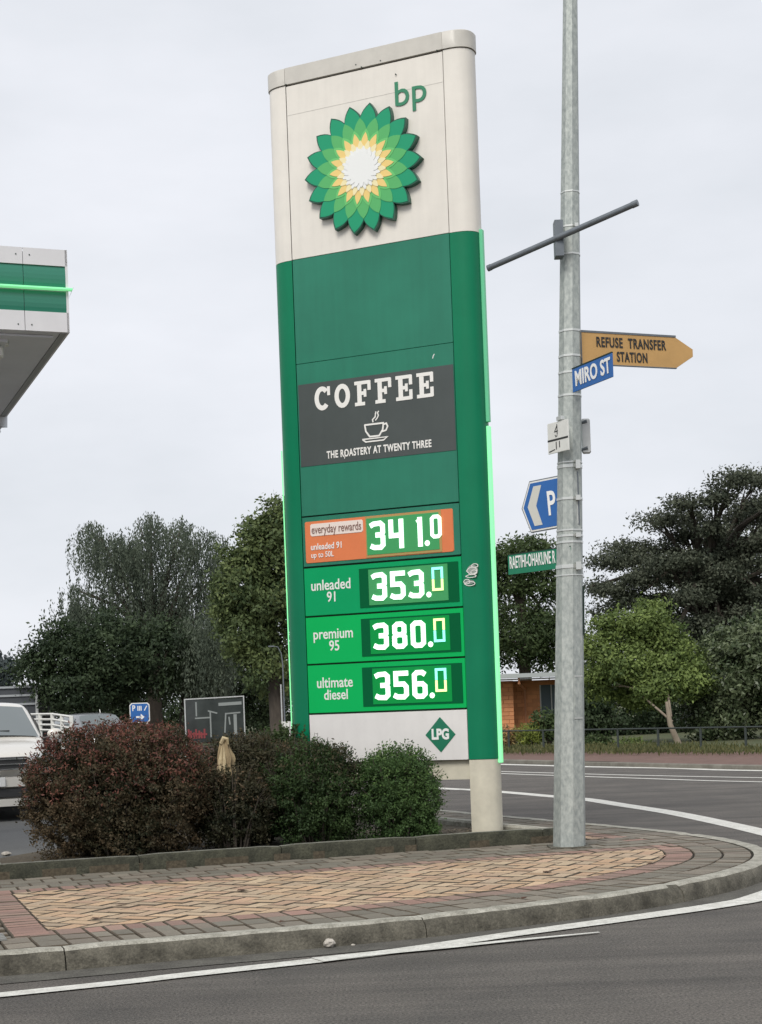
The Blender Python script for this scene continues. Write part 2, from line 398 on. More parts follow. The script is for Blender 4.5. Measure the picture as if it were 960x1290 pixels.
# herringbone of tan bricks
W = .13
ua = (E1+E2).normalized(); ub = (E1-E2).normalized()
c0 = SN(1.1, 9.5)
lo_n = -E2; backline = (PBn.x, PBn.y, PB0.dot(PBn)+.3)
for i in range(-50, 90):
    for j in range(-30, 40):
        base = c0+ua*W*(i+2*j)+ub*W*(i-2*j)
        for o_, (dx, dy) in ((0, (2, 1)), (1, (1, 2))):
            p = base
            if o_ == 1: p = base+ua*W*2-ub*W
            cen = p+ua*W*dx/2+ub*W*dy/2; s, n = cen.dot(E1), cen.dot(E2)
            if s < .8 or s > 8.5 or n < 9 or n > 18: continue
            kd, _ = kdist(cen.x, cen.y)
            if kd < P3-.12: continue
            pol = [tuple(p), tuple(p+ua*W*dx), tuple(p+ua*W*dx+ub*W*dy), tuple(p+ub*W*dy)]
            if n < N_T-.12:
                add('brick', pol, M_tan, P3, [(E1.x, E1.y, S_L+.23), (-E2.x, -E2.y, -(N_T-.23))])
            elif n > PLF-.1 and (cen-PB0).dot(PBn) > .2:
                add('brick', pol, M_tan, P3, [(E2.x, E2.y, PLF+.02), backline])
pvc = {'brick': [], 'border_brick': [], 'square_paver': []}
for nm, pol, M in pavers:
    cx = sum(p[0] for p in pol)/len(pol); cy = sum(p[1] for p in pol)/len(pol)
    vis = abs(cx/cy) < .26 and parea(pol) > .006
    pvc[nm].append(((cy if vis else cy+100), pol, M, cx, cy))
def paver_geo(mb, pol, ox=0, oy=0, z=0, tx=0, ty=0):
    k = len(pol); ar = sum(pol[i-1][0]*pol[i][1]-pol[i][0]*pol[i-1][1] for i in range(k))
    if ar < 0: pol = pol[::-1]
    cx = sum(p[0] for p in pol)/k; cy = sum(p[1] for p in pol)/k
    def ins(d):
        o = []
        for i in range(k):
            a, b, c = Vector(pol[i-1]), Vector(pol[i]), Vector(pol[(i+1) % k])
            d0, d1 = (b-a), (c-b)
            if d0.length < 1e-5 or d1.length < 1e-5: o.append(b); continue
            d0.normalize(); d1.normalize(); n0, n1 = Vector((-d0.y, d0.x)), Vector((-d1.y, d1.x))
            q = n0+n1; q = q/max(.4, q.length_squared/2) if q.length > 1e-4 else n0
            v = b+q*d; o.append(v)
        return o
    n = len(mb.v)
    for d, h in ((.007, -.03), (.007, -.007), (.0115, 0)):
        for v in ins(d): mb.v.append((v.x-ox, v.y-oy, z+h+(v.x-cx)*tx+(v.y-cy)*ty))
    for r2 in range(2):
        for j in range(k): mb.f.append((n+r2*k+j, n+r2*k+(j+1) % k, n+(r2+1)*k+(j+1) % k, n+(r2+1)*k+j))
    mb.f.append(tuple(n+2*k+j for j in range(k)))
M_edge = mat('joint_shade_edge', (.13, .105, .075), .95, noise=.45, nscale=3)  # brick edge tone with the joint shade put into the colour
def shade_edges(me, M):                     # chamfers and sides coloured dark, standing in for shade in the joints
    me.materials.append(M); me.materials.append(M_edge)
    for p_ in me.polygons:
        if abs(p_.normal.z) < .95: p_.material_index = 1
for nm, lst in pvc.items():
    lst.sort(key=lambda t: t[0]); rest = {}
    for q, (key, pol, M, cx, cy) in enumerate(lst):
        z = TOP+random.uniform(-.003, .003); tx, ty = random.uniform(-.018, .018), random.uniform(-.018, .018)
        if q < 298:
            mb = MB(); paver_geo(mb, pol, cx, cy, 0, tx, ty)
            me = bpy.data.meshes.new(nm); me.from_pydata(mb.v, [], mb.f); shade_edges(me, M)
            o = bpy.data.objects.new(nm, me); scn.collection.objects.link(o); o.location = (cx, cy, z); o.parent = footpath
        else:
            paver_geo(rest.setdefault(M.name, (MB(), M))[0], pol, 0, 0, z, tx, ty)
    for mb, M in rest.values():
        me = bpy.data.meshes.new(nm); me.from_pydata(mb.v, [], mb.f); shade_edges(me, M)
        o = bpy.data.objects.new('far_'+nm+'s', me); scn.collection.objects.link(o); o.parent = footpath; o['kind'] = 'stuff'
# iron grate let into the paving at the left
gr = MB(); a = G(2, 1200, TOP); b_ = G(60, 1192, TOP)
gp = SN(.46, 9.62)
for k in range(7):
    for j in range(4):
        s_, n_ = .25+.085*k, 9.5+.07*j
        gr.prism([tuple(SN(s_+x_, n_+y_)) for x_, y_ in ((0, 0), (.065, .012), (.06, .045), (.012, .04))], TOP+.014, TOP+.002)
gr.build('service_cover', mat('cast_iron', (.30, .30, .28), .6, noise=.4, nscale=30), footpath)

# markings
def stripe(name, L1, wd, z=.004):
    L1 = catmull([(p.x, p.y, 0) for p in L1], 8); a = []; b = []
    for i, p in enumerate(L1):
        d = (L1[min(i+1, len(L1)-1)]-L1[max(i-1, 0)]).normalized(); n = Vector((-d.y, d.x, 0)); ww = wd[0]+(wd[1]-wd[0])*i/(len(L1)-1)
        a.append(p+n*ww/2); b.append(p-n*ww/2)
    rows = [[(x.x, x.y, z), (y.x, y.y, z)] for x, y in zip(a, b)]
    return struct(MB().grid(rows).build(name, M_line))
stripe('edge_line', [Vector((-7, 6.05, 0))]+[G(*p) for p in ((0, 1255), (240, 1229), (480, 1202), (640, 1179), (720, 1168), (800, 1157), (910, 1141), (960, 1130))]+[Vector((3.4, 12.3, 0)), Vector((3.75, 13.4, 0)), Vector((3.85, 14.6, 0))], (.13, .24), .008)
stripe('edge_line_spur', [G(*p) for p in ((400, 1211.5), (480, 1202.5), (560, 1195.5), (640, 1187.5), (755, 1176.5))], (.17, .03), .0115)
stripe('road_edge_curve', [Vector((-6.5, 41, 0)), Vector((-2.2, 33, 0))]+[G(*p) for p in ((549, 993), (592, 995), (640, 998.5), (696, 1003.5), (737, 1007), (785, 1014.5), (846, 1024), (912, 1037.5), (960, 1048.5))]+[Vector((3.9, 14.5, 0))], (.26, .26))
stripe('centre_line', [Vector((-4, 42.8, 0)), G(549, 969.5), G(628, 972), G(696, 974), G(800, 976.8), G(960, 980), Vector((9.5, 22, 0))], (.16, .13))
stripe('centre_line_pair', [Vector((-3.7, 42, 0)), G(549, 971.5), G(628, 974.5), G(696, 977), G(800, 980.5), G(960, 985.2), Vector((9.2, 21.5, 0))], (.16, .13))
stripe('far_channel', [Vector((-8, 56, 0)), G(628, 963), G(737, 966), G(850, 968), G(960, 971), Vector((12, 22, 0))], (.35, .3))
# far kerb, path and verge
fk = [Vector((-20, 79.5, 0)), G(628, 961.5), G(735, 964.5), G(960, 970), Vector((14, 18.7, 0)), Vector((30, -8, 0))]
fkb = MB(); rows = []
fc = [Vector((p.x, p.y, 0)) for p in catmull(fk, 8)]; fn = []
for i, p in enumerate(fc):
    d = (fc[min(i+1, len(fc)-1)]-fc[max(i-1, 0)]).normalized(); n = Vector((-d.y, d.x, 0)); n = n if n.x > 0 else -n; fn.append(n)
    rows.append([tuple(p+n*a_+Vector((0, 0, z_))) for a_, z_ in ((0, -.01), (.01, .07), (.03, .085), (.16, .085))])
struct(fkb.grid(rows).build('far_kerb', mat('far_kerb_concrete', (.20, .19, .16), .9, col2=(.11, .10, .08), nscale=3)))
def band(name, a_, b_, z0, z1, M):
    return struct(MB().grid([[tuple(p+n*a_+Vector((0, 0, z0))), tuple(p+n*b_+Vector((0, 0, z1)))] for p, n in zip(fc, fn)]).build(name, M))
band('far_footpath', .16, 4.2, .08, .12, M_redpath)
band('verge', 4.2, 60, .13, .16, M_grass)
sheet('forecourt', [(-30, 11.0), tuple(SN(-1.5, PLF)), tuple(SN(1.0, PLF)), tuple(SN(1.0, PLF+1)), (-2.0, 16.2), (-1.6, 22), (-4.8, 30), (-14, 48), (-30, 60)], .112, M_asph2)

# ------------------------------------------------------------------ foliage
def leaf_mesh(name, M, parent, C, Nn, size, tint, aspect=.5, down=None):
    n = len(C); C = np.asarray(C, float)
    d = rng.normal(size=(n, 3)) if down is None else rng.normal(size=(n, 3))*.35+np.array(down)
    d /= np.linalg.norm(d, axis=1)[:, None]+1e-9
    nn = Nn/(np.linalg.norm(Nn, axis=1)[:, None]+1e-9)+rng.normal(size=(n, 3))*.55
    sd_ = np.cross(d, nn); sd_ /= np.linalg.norm(sd_, axis=1)[:, None]+1e-9
    s = (size*rng.uniform(.6, 1.35, n))[:, None]
    V = np.stack([C-d*s*.5, C+sd_*s*aspect*.5, C+d*s*.5, C-sd_*s*aspect*.5], 1).reshape(-1, 3)
    me = bpy.data.meshes.new(name); me.vertices.add(4*n); me.vertices.foreach_set('co', V.astype(np.float32).ravel())
    me.loops.add(4*n); me.loops.foreach_set('vertex_index', np.arange(4*n, dtype=np.int32))
    me.polygons.add(n); me.polygons.foreach_set('loop_start', np.arange(0, 4*n, 4, dtype=np.int32))
    try: me.polygons.foreach_set('loop_total', np.full(n, 4, dtype=np.int32))
    except Exception: pass
    a = me.attributes.new('tint', 'FLOAT', 'POINT'); a.data.foreach_set('value', np.repeat(np.clip(tint, 0, 1), 4).astype(np.float32))
    me.update(); me.materials.append(M)
    o = bpy.data.objects.new(name, me); scn.collection.objects.link(o); o.parent = parent; return o
def blob(c, r, n, tufts, tr, p=2., lo=.45):
    """points in tufts spread through an ellipsoid (or rounded box) c, r"""
    v = rng.normal(size=(tufts, 3)); v /= np.linalg.norm(v, axis=1)[:, None]
    if p != 2: v /= (np.abs(v)**p).sum(1)[:, None]**(1/p)
    rad = rng.uniform(lo**2, 1, tufts)[:, None]**.5
    T = v*rad*np.array(r)+np.array(c)
    k = rng.integers(0, tufts, n); q = rng.normal(size=(n, 3))*.5*tr*np.array([1, 1, .75])
    return T[k]+q, v[k]+q/tr*.8+np.array([0, 0, .3]), rng.uniform(0, 1, tufts)[k]
def limbs(mb, base, top, r0, targets, rt=.25):
    base = Vector(base); top = Vector(top); mid = base.lerp(top, .5)+Vector((random.uniform(-.1, .1), random.uniform(-.1, .1), 0))
    mb.tube([base, base.lerp(mid, .5), mid, top], [r0*1.15, r0, r0*.85, r0*.55], 9)
    for t in targets:
        t = Vector(t); s = base.lerp(top, random.uniform(.45, .95)); q = s.lerp(t, .5)+Vector((0, 0, .12*(t-s).length))
        mb.tube([s, q, t], [r0*.42, r0*.28, r0*.08], 6)
        for k in range(3):
            e = t+Vector((random.uniform(-1, 1), random.uniform(-1, 1), random.uniform(-.6, .3)))*min(.5, (t-s).length*.12)
            mb.tube([q.lerp(t, .2+.25*k), e], [r0*.14, r0*.03], 5)
def leafmat(name, a, b, tr=.28):
    a = tuple(x*1.15 for x in a); b = tuple(x*1.4 for x in b)
    return mat(name, a, .65, col2=b, attr=True, transl=tr, spec=.3)
def tree(name, label, cat, base, clumps, M, size, r0=.18, bark=None, aspect=.5, top=None, group=None, nlimb=1, tuftr=.5, lo=.45, leafn='crown', limbn=None):
    """clumps: (centre, radii, leaves, tufts) in world coordinates"""
    base = Vector(base); o = empty(name, base, 0, label, cat, group)
    P, Q, T = [], [], []
    for c, r_, n, tf in clumps:
        c = np.array(c)-np.array(base); a_, b_, t_ = blob(c, r_, n, tf, tuftr, lo=lo); P.append(a_); Q.append(b_); T.append(t_)
    P, Q, T = np.concatenate(P), np.concatenate(Q), np.concatenate(T)
    k = P[:, 2] > .02; P, Q, T = P[k], Q[k], T[k]
    leaf_mesh(leafn, M, o, P, Q, size, T*.8+rng.uniform(0, .25, len(P)), aspect)
    mb = MB(); cc = [Vector(c[0])-base for c in clumps]
    tp = Vector(top)-base if top is not None else Vector((sum(c.x for c in cc)/len(cc), 0, max(c.z for c in cc)*.9))
    limbs(mb, (0, 0, -.05), tp, r0, (cc if limbn is None else [cc[q_] for q_ in limbn])*nlimb); mb.build('trunk', bark or M_bark, o, smooth=True)
    return o
def C_(px, py, Y, rx, ry, n, tf, rd=None):      # clump from picture position, radii in pixels
    p = at(px, py, Y); k = Y/FPX
    return (tuple(p), (rx*k, (rd or (rx+ry)/2)*k, ry*k), n, tf)

L_dark = leafmat('leaf_dark', (.013, .026, .012), (.045, .066, .030))
L_grey = leafmat('leaf_greygreen', (.032, .046, .032), (.095, .115, .080))
L_brt = leafmat('leaf_bright', (.042, .072, .022), (.16, .21, .06))
L_mid = leafmat('leaf_mid', (.022, .042, .014), (.06, .085, .03))
L_lime = leafmat('leaf_yellowgreen', (.06, .10, .02), (.22, .25, .05), .35)
L_red = leafmat('leaf_red_brown', (.020, .026, .012), (.105, .070, .040))
L_redt = leafmat('leaf_red_tip', (.080, .032, .028), (.16, .066, .046))
L_bush = leafmat('leaf_bush_green', (.016, .034, .010), (.05, .085, .026))
L_bushr = leafmat('leaf_bush_fresh', (.022, .048, .014), (.078, .135, .042))
L_bush2 = leafmat('leaf_bush_dark', (.012, .018, .008), (.06, .05, .026))
L_gls = leafmat('leaf_glossy', (.022, .042, .016), (.13, .155, .085))
L_gls.node_tree.nodes['Principled BSDF'].inputs['Roughness'].default_value = .35

# right: big spreading tree, bright tree with pale trunk, glossy shrub tree, backdrop shrubs
Y = 62
g0 = lambda px, Y_: (ray(px, 885)[0]*Y_, Y_, .1)
pads = []
for row, (py, xa, xb) in enumerate([(608, 905, 1040), (632, 850, 1040), (655, 812, 1040), (680, 775, 1040), (702, 752, 1040), (727, 760, 1040), (752, 778, 1040), (778, 800, 1040), (805, 830, 1040), (835, 860, 1040)]):
    x_ = xa+14
    while x_ < xb:
        pads.append(C_(x_+random.uniform(-5, 5), py+random.uniform(-9, 9)+.05*abs(x_-940), Y-random.uniform(0, 3.5), random.uniform(24, 36), random.uniform(8, 12), 1500, 34)); x_ += random.uniform(30, 42)
pads += [C_(762, 770, Y+1, 26, 9, 900, 22), C_(748, 738, Y, 20, 8, 700, 18), C_(784, 757, Y, 22, 8, 800, 18),
         C_(920, 700, Y+2, 95, 50, 7000, 200), C_(930, 790, Y+2, 100, 60, 9000, 220), C_(845, 720, Y+2, 55, 28, 3000, 90), C_(1030, 740, Y+2, 70, 90, 5000, 110)]
tree('spreading_tree', 'tall dark spreading tree with layered crown filling the right side behind the lamp post', 'tree', g0(900, Y), pads,
     leafmat('leaf_spreading', (.022, .032, .02), (.092, .102, .070)), .13, .4, top=at(885, 700, Y), tuftr=.38, lo=.2)
Y = 44.8
tb = G(856, 938, .1)
tree('pale_trunk_tree', 'bushy bright green tree with a leaning pale trunk at the verge', 'tree', tb,
     [C_(800, 790, Y, 46, 26, 4500, 80), C_(765, 815, Y, 32, 24, 3000, 50), C_(830, 806, Y, 38, 24, 3500, 60), C_(785, 838, Y-.6, 42, 24, 4000, 70), C_(835, 846, Y-.6, 40, 24, 4000, 70), C_(752, 856, Y, 24, 28, 2500, 44),
      C_(800, 872, Y+.5, 42, 20, 3500, 60), C_(868, 858, Y-.8, 32, 24, 3500, 60), C_(826, 868, Y-1, 30, 16, 2600, 44), C_(850, 825, Y, 34, 26, 3200, 56), C_(822, 768, Y, 22, 12, 900, 20), C_(765, 785, Y, 20, 12, 800, 18)],
     L_brt, .115, .085, M_pbark, top=at(840, 884, tb.y), tuftr=.28, lo=.25, limbn=[2, 5])
sh = lambda nm, lab, px, Y_, cl, M, sz, tf=.35, cat='shrub', gp=None, r0=.07: tree(nm, lab, cat, g0(px, Y_), cl, M, sz, r0, tuftr=tf, group=gp)
Y = 45
sh('glossy_shrub', 'large glossy leaved dark shrub at the right edge of the verge', 925, Y, [C_(925, 860, Y, 62, 76, 14000, 260), C_(965, 830, Y, 60, 62, 8000, 150), C_(905, 900, Y, 46, 44, 6000, 100), C_(1010, 880, Y, 70, 70, 5000, 100)], L_gls, .13, .3, r0=.12)
Y = 56
sh('dark_shrub', 'dark shrub behind the pipe fence, left of the pale trunk', 790, Y, [C_(775, 895, Y, 62, 48, 9000, 150), C_(745, 870, Y, 30, 46, 4000, 70)], L_dark, .15)
sh('dark_shrub', 'deep shaded shrub behind the leaning pale trunk', 860, Y+1, [C_(860, 890, Y+1, 62, 52, 9000, 150)], L_dark, .15)
sh('dark_shrub', 'dark shrub between glossy shrub and bright tree, farthest back', 930, Y+4, [C_(930, 880, Y+4, 90, 60, 8000, 140), C_(1020, 880, Y+4, 60, 60, 4000, 80)], L_dark, .16)
Y = 84
tree('backdrop_tree', 'dark tree with gaps in its crown rising behind the orange brick building', 'tree', g0(665, Y),
     [C_(660, 698, Y, 44, 20, 5000, 90), C_(640, 730, Y, 36, 30, 4500, 80), C_(690, 740, Y, 34, 22, 2500, 50), C_(655, 800, Y, 58, 46, 9000, 150), C_(700, 810, Y, 46, 44, 6000, 110), C_(600, 800, Y, 50, 60, 5000, 90)], L_mid, .2, .35, tuftr=.6, nlimb=2)
# behind-sign greenery so that no gap opens to the horizon
Y = 74
sh('hedge_tree', 'dense dark tree mostly hidden behind the price sign', 560, Y, [C_(560, 830, Y, 60, 70, 6000, 100), C_(480, 820, Y, 60, 90, 6000, 100), C_(410, 830, Y, 60, 80, 6000, 100)], L_dark, .2, .6, cat='tree', r0=.3)

# left: weeping tree
Y = 58; wb = Vector(g0(195, Y)); wt = empty('weeping_tree', wb, 0, 'tall grey green weeping tree with hanging strands, left of the price sign', 'tree')
heads = [(115, 668, 26, 44), (150, 680, 24, 40), (190, 656, 28, 44), (228, 664, 28, 46), (262, 678, 26, 46), (100, 745, 28, 50), (140, 735, 32, 62), (180, 725, 30, 60), (215, 720, 34, 64), (250, 735, 28, 60), (275, 720, 16, 50), (170, 690, 22, 40), (95, 770, 20, 40), (240, 790, 34, 60), (165, 790, 36, 50), (268, 775, 20, 60), (285, 800, 14, 50)]
P, Q, T = [], [], []
kk = Y/FPX
for hx, hy, rx, ry in heads:
    for _ in range(84):
        px = hx+random.gauss(0, rx*.55); py = hy+abs(random.gauss(0, ry*.35))-ry*.3+abs(px-hx)*.5; L_ = random.uniform(.5, 1.0)*ry*1.5
        n = 44; t = np.linspace(0, 1, n); p0 = np.array(at(px, py, Y+random.uniform(-2, 2)-(4 if hx > 215 and hy > 740 else 0))); sw = random.uniform(-.25, .25)
        q = p0+np.outer(t, [sw*.6, 0, -L_*kk])+rng.normal(size=(n, 3))*np.array([.055, .055, .04]); P.append(q); Q.append(rng.normal(size=(n, 3))+[0, -1, .2]); T.append(np.full(n, random.random()))
P, Q, T = np.concatenate(P), np.concatenate(Q), np.concatenate(T)
leaf_mesh('crown', L_grey, wt, P-np.array(wb), Q, .115, T*.6+rng.uniform(0, .4, len(P)), .38, down=(0, 0, -1))
mb = MB(); limbs(mb, (0, 0, 0), at(190, 760, Y)-wb, .28, [at(h[0], h[1], Y)-wb for h in heads]); mb.build('trunk', M_bark, wt, smooth=True)
Y = 54
tree('dark_broad_tree', 'low dark broadleaf tree spreading left in front of the weeping tree', 'tree', g0(120, Y),
     [C_(85, 830, Y, 52, 38, 5500, 110), C_(55, 822, Y, 34, 20, 900, 45), C_(70, 795, Y, 26, 13, 500, 24), C_(40, 845, Y, 30, 24, 1300, 40), C_(140, 820, Y, 50, 55, 9000, 150), C_(200, 830, Y, 50, 55, 9000, 150), C_(110, 865, Y, 70, 34, 8000, 120)],
     L_dark, .14, .2, tuftr=.4, nlimb=2)
Y = 60
tree('dark_broad_tree', 'dark shaded tree filling the space under the weeping tree strands', 'tree', g0(230, Y),
     [C_(230, 830, Y, 60, 60, 9000, 150), C_(280, 850, Y, 50, 60, 8000, 130), C_(330, 870, Y, 40, 50, 5000, 90), C_(160, 860, Y, 60, 40, 6000, 100), C_(190, 780, Y, 50, 40, 3000, 60)], L_dark, .15, .25, tuftr=.45)
Y = 48
tree('oak_tree', 'green and yellowing lobed leaf tree against the left edge of the price sign', 'tree', g0(350, Y),
     [C_(335, 690, Y, 36, 38, 5000, 110), C_(352, 662, Y, 22, 30, 1900, 50), C_(345, 640, Y, 12, 14, 350, 12), C_(318, 668, Y, 14, 14, 500, 16), C_(292, 700, Y, 14, 14, 500, 16), C_(285, 760, Y, 26, 26, 1800, 36), C_(310, 740, Y, 42, 40, 6000, 110), C_(350, 760, Y, 44, 60, 8000, 130), C_(310, 800, Y, 38, 36, 5000, 90), C_(340, 840, Y, 36, 40, 3500, 70), C_(385, 730, Y, 40, 80, 6000, 110)],
     leafmat('leaf_oak', (.036, .062, .026), (.12, .15, .055)), .14, .22, tuftr=.34, nlimb=2)
Y = 95
tree('distant_tree', 'distant blue grey tree at the far left edge above the dark shed', 'tree', g0(5, Y), [C_(0, 850, Y, 22, 22, 3000, 50), C_(-30, 850, Y, 40, 30, 3000, 50)], leafmat('leaf_far', (.03, .04, .042), (.06, .075, .075)), .25, .3)
Y = 70
for px, lab in ((60, 'low dark hedge shrub behind the white rail fence'), (110, 'low dark hedge shrub behind the parked silver car'), (180, 'low dark hedge shrub behind the small blue parking sign'), (260, 'low dark hedge shrub behind the framed board'), (330, 'low dark hedge shrub left of the price sign foot')):
    sh('hedge_shrub', lab, px, Y, [C_(px, 900, Y, 55, 32, 4000, 70)], L_dark, .17, .5, gp='dark shrubs along the back of the forecourt')

# ------------------------------------------------------------------ planter: kerb, soil, bushes, stump
planter = empty('planter_bed', (0, 0, 0), 0, 'raised wedge shaped planting bed with mossy concrete edging around the sign foot', 'planter')
pl = [SN(1.02, PLF), SN(5.93, PLF), Vector((1.60, 14.52)), Vector((.50, 16.78)), Vector((-.62, 19.0)), Vector((-1.6, 19.0)), SN(1.0, PLF+1.1)]
def edging(a, b, wd, h, seg, M=M_kerb):
    L_ = (b-a).length; n = max(1, round(L_/seg)); d = (b-a)/n; u = (b-a).normalized(); nr = Vector((-u.y, u.x))
    for i in range(n):
        rows = []; p0 = a+d*i+u*.004; p1 = a+d*(i+1)-u*.004; st = 9; jz = random.uniform(-.006, .006)
        for q in range(st):
            p = p0.lerp(p1, q/(st-1)); e = .008 if q in (0, st-1) else 0; j = (rng.random(3)-.5)*.008
            rows.append([(p.x+nr.x*x_, p.y+nr.y*x_, z_) for x_, z_ in ((j[0], TOP-.02), (j[0], TOP+h-.025+jz), (.018+j[1], TOP+h-e+jz), (wd-.02, TOP+h-e+jz+j[2]*.3), (wd, TOP+h-.02), (wd, TOP-.02))])
        k = MB().grid(rows); n0 = len(k.v); k.f.append(tuple(range(6))); k.f.append(tuple(range(n0-6, n0))[::-1])
        eb = k.build('edging_block', M, planter, smooth=True)
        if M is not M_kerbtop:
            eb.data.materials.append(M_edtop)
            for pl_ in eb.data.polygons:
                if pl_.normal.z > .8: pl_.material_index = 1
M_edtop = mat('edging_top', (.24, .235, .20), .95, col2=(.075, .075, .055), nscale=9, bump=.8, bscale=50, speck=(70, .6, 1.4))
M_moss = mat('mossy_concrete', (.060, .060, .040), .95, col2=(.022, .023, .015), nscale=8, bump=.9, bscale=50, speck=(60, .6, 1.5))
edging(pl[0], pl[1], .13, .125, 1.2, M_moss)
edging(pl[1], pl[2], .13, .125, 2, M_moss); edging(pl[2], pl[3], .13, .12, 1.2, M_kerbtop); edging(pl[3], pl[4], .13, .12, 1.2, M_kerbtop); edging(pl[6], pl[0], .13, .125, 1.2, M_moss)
MB().prism([tuple(p) for p in pl], TOP+.06, TOP-.01).build('soil', M_soil, planter)
# chips of bark and litter on the soil
lit = MB()
for _ in range(500):
    x = random.uniform(.1, 1.5); y = random.uniform(14.35, 15.6); a = random.random()*6; s = random.uniform(.01, .03)
    if (Vector((x, y))-PB0).dot(PBn) > -.2 or Vector((x, y)).dot(E2) < PLF+.2: continue
    lit.poly([(x+s*math.cos(a+t), y+s*math.sin(a+t), TOP+.063+random.uniform(0, .012)) for t in (0, 1.2, 3.1, 4.4)])
lt_ = lit.build('bark_litter', mat('litter', (.16, .13, .09), 1, noise=.5, nscale=20), planter); lt_['kind'] = 'stuff'

def bush(name, label, c, r_, n, M, size, tips=None, p=2.6, tufts=500, cat='bush', tr=.06, extra=None, nt=0):
    c = Vector(c); b0 = Vector((c.x, c.y, TOP+.06)); o = empty(name, b0, 0, label, cat)
    cc = np.array(c-b0); P, Q, T = blob(cc, r_, n, tufts, tr, p=p, lo=.3)
    k = P[:, 2] > .0; P, Q, T = P[k], Q[k], T[k]
    dn = P-cc; f_ = 1+.10*np.sin(dn[:, 0]*9+c.x*5)*np.cos(dn[:, 2]*8+dn[:, 1]*7)+.06*np.sin(dn[:, 0]*21+dn[:, 2]*17)
    P = cc+dn*f_[:, None]
    SP, SQ = [], []
    for _ in range(170):
        a_ = random.uniform(0, 2*math.pi); el = random.uniform(-.2, 1.5); d3 = np.array([math.cos(a_)*math.cos(el), math.sin(a_)*math.cos(el), math.sin(el)])
        s3 = cc+d3*np.array(r_)*.93; g3 = d3+np.array([random.uniform(-.4, .4), random.uniform(-.4, .4), .55]); g3 /= np.linalg.norm(g3); L3 = random.uniform(.05, .17)
        t3 = np.linspace(0, 1, 16)[:, None]; SP.append(s3+g3*L3*t3+rng.normal(0, .009, (16, 3))); SQ.append(rng.normal(size=(16, 3))+[0, -.5, .5])
    P = np.concatenate([P]+SP); Q = np.concatenate([Q]+SQ); T = np.concatenate([T, np.repeat(rng.uniform(.3, 1, 170), 16)])
    patch = np.sin(P[:, 0]*4.1+c.x)*np.cos(P[:, 2]*3.3+P[:, 1]*3)
    leaf_mesh('foliage', M, o, P, Q, size, T*.45+rng.uniform(0, .35, len(P))+patch*.2, .5)
    if tips is not None:
        P2, Q2, T2 = blob(cc+np.array([0, 0, r_[2]*.12]), tuple(np.array(r_)*1.0), nt or n//6, tufts//2, tr*1.3, p=p, lo=.85)
        k = (P2[:, 2]-cc[2] > r_[2]*rng.uniform(-.1, .7, len(P2))) & (rng.random(len(P2)) < .8); P2, Q2, T2 = P2[k], Q2[k], T2[k]
        leaf_mesh('red_tips' if tips is L_redt else 'shoots', tips, o, P2, Q2, size*1.15, T2, .4)
    st = MB()
    for i in range(46):
        a = random.uniform(0, 2*math.pi); q = random.uniform(.3, 1)
        e = Vector((math.cos(a)*r_[0]*q, math.sin(a)*r_[1]*q, cc[2]+r_[2]*random.uniform(-.1, 1.02)))
        s = Vector((e.x*.45, e.y*.45, 0)); st.tube([s, s.lerp(e, .5)+Vector((0, 0, .05)), e], [.012, .008, .003], 5)
    for i in range(60):                      # twigs that stand out of the surface
        a = random.uniform(0, 2*math.pi); el = random.uniform(-.1, 1.4); d = Vector((math.cos(a)*math.cos(el), math.sin(a)*math.cos(el), math.sin(el)))
        s = Vector((d.x*r_[0]*.9, d.y*r_[1]*.9, cc[2]+d.z*r_[2]*.9)); st.tube([s, s+(d+Vector((0, 0, .4)))*random.uniform(.06, .14)], [.004, .0015], 4)
    st.build('stems', M_bark, o); return o
bush('red_leaf_bush', 'largest red tipped bush at the left end of the planter', (-2.37, 14.12, .68), (.82, .52, .61), 118000, L_red, .028, L_redt, 2.9, 3200)
bush('dark_leaf_bush', 'dark reddish green bush beside the big red tipped bush, under the pale stump', (-1.30, 14.85, .64), (.56, .42, .50), 50000, L_bush2, .029, L_red, 2.5, 800)
bush('dark_leaf_bush', 'low dark bush growing round the foot of the pale stump', (-1.36, 14.22, .50), (.36, .24, .33), 22000, L_bush2, .028, L_red, 2.4, 400)
bush('green_bush', 'brownish green bush left of the round green bush, before the sign foot', (-.64, 14.45, .60), (.44, .38, .46), 46000, L_bush, .027, L_bush2, 2.8, 900)
bush('round_bush', 'rounded bright green bush in front of the white gas panel', (.125, 14.50, .55), (.375, .36, .43), 50000, L_bushr, .025, leafmat('leaf_shoot', (.04, .085, .022), (.085, .14, .04)), 2.8, 800)
bush('leafy_shrub', 'thin dark shrub behind the stump, at the left edge of the sign', (-.98, 15.7, .72), (.42, .35, .46), 12000, L_mid, .036, None, 2.0, 300)

# weathered stump with a hooked peak, ribbed
sp = at(281, 970, 14.38); st = empty('tree_stump', (sp.x, 14.38, TOP+.06), 0, 'pale straw coloured split stump with hooked peak among the bushes', 'stump')
rows = []
for i in range(22):
    t = i/21; z = .25+.73*t*1.0; wd = .11*(1-t)**.8+.026; cx = .035*math.sin(t*2.4)+.02*t-.02; row = []
    for j in range(26):
        a = 2*math.pi*j/26; rr = wd*(1+.32*math.sin(a*7+t*3)+.12*math.sin(a*13+t*9))*(1+.15*(math.sin(t*26) if math.cos(a) > .3 else 0))
        row.append((cx+rr*math.cos(a), rr*.8*math.sin(a), z))
    rows.append(row)
k = MB().grid(rows, closed=True); k.f.append(tuple(range(len(k.v)-26, len(k.v)))[::-1]); k.build('peak', mat('dead_wood', (.42, .33, .19), .9, col2=(.16, .115, .065), nscale=7, bump=.8, bscale=30, stretch=(2, 2, .4)), st, smooth=True)
k = MB()
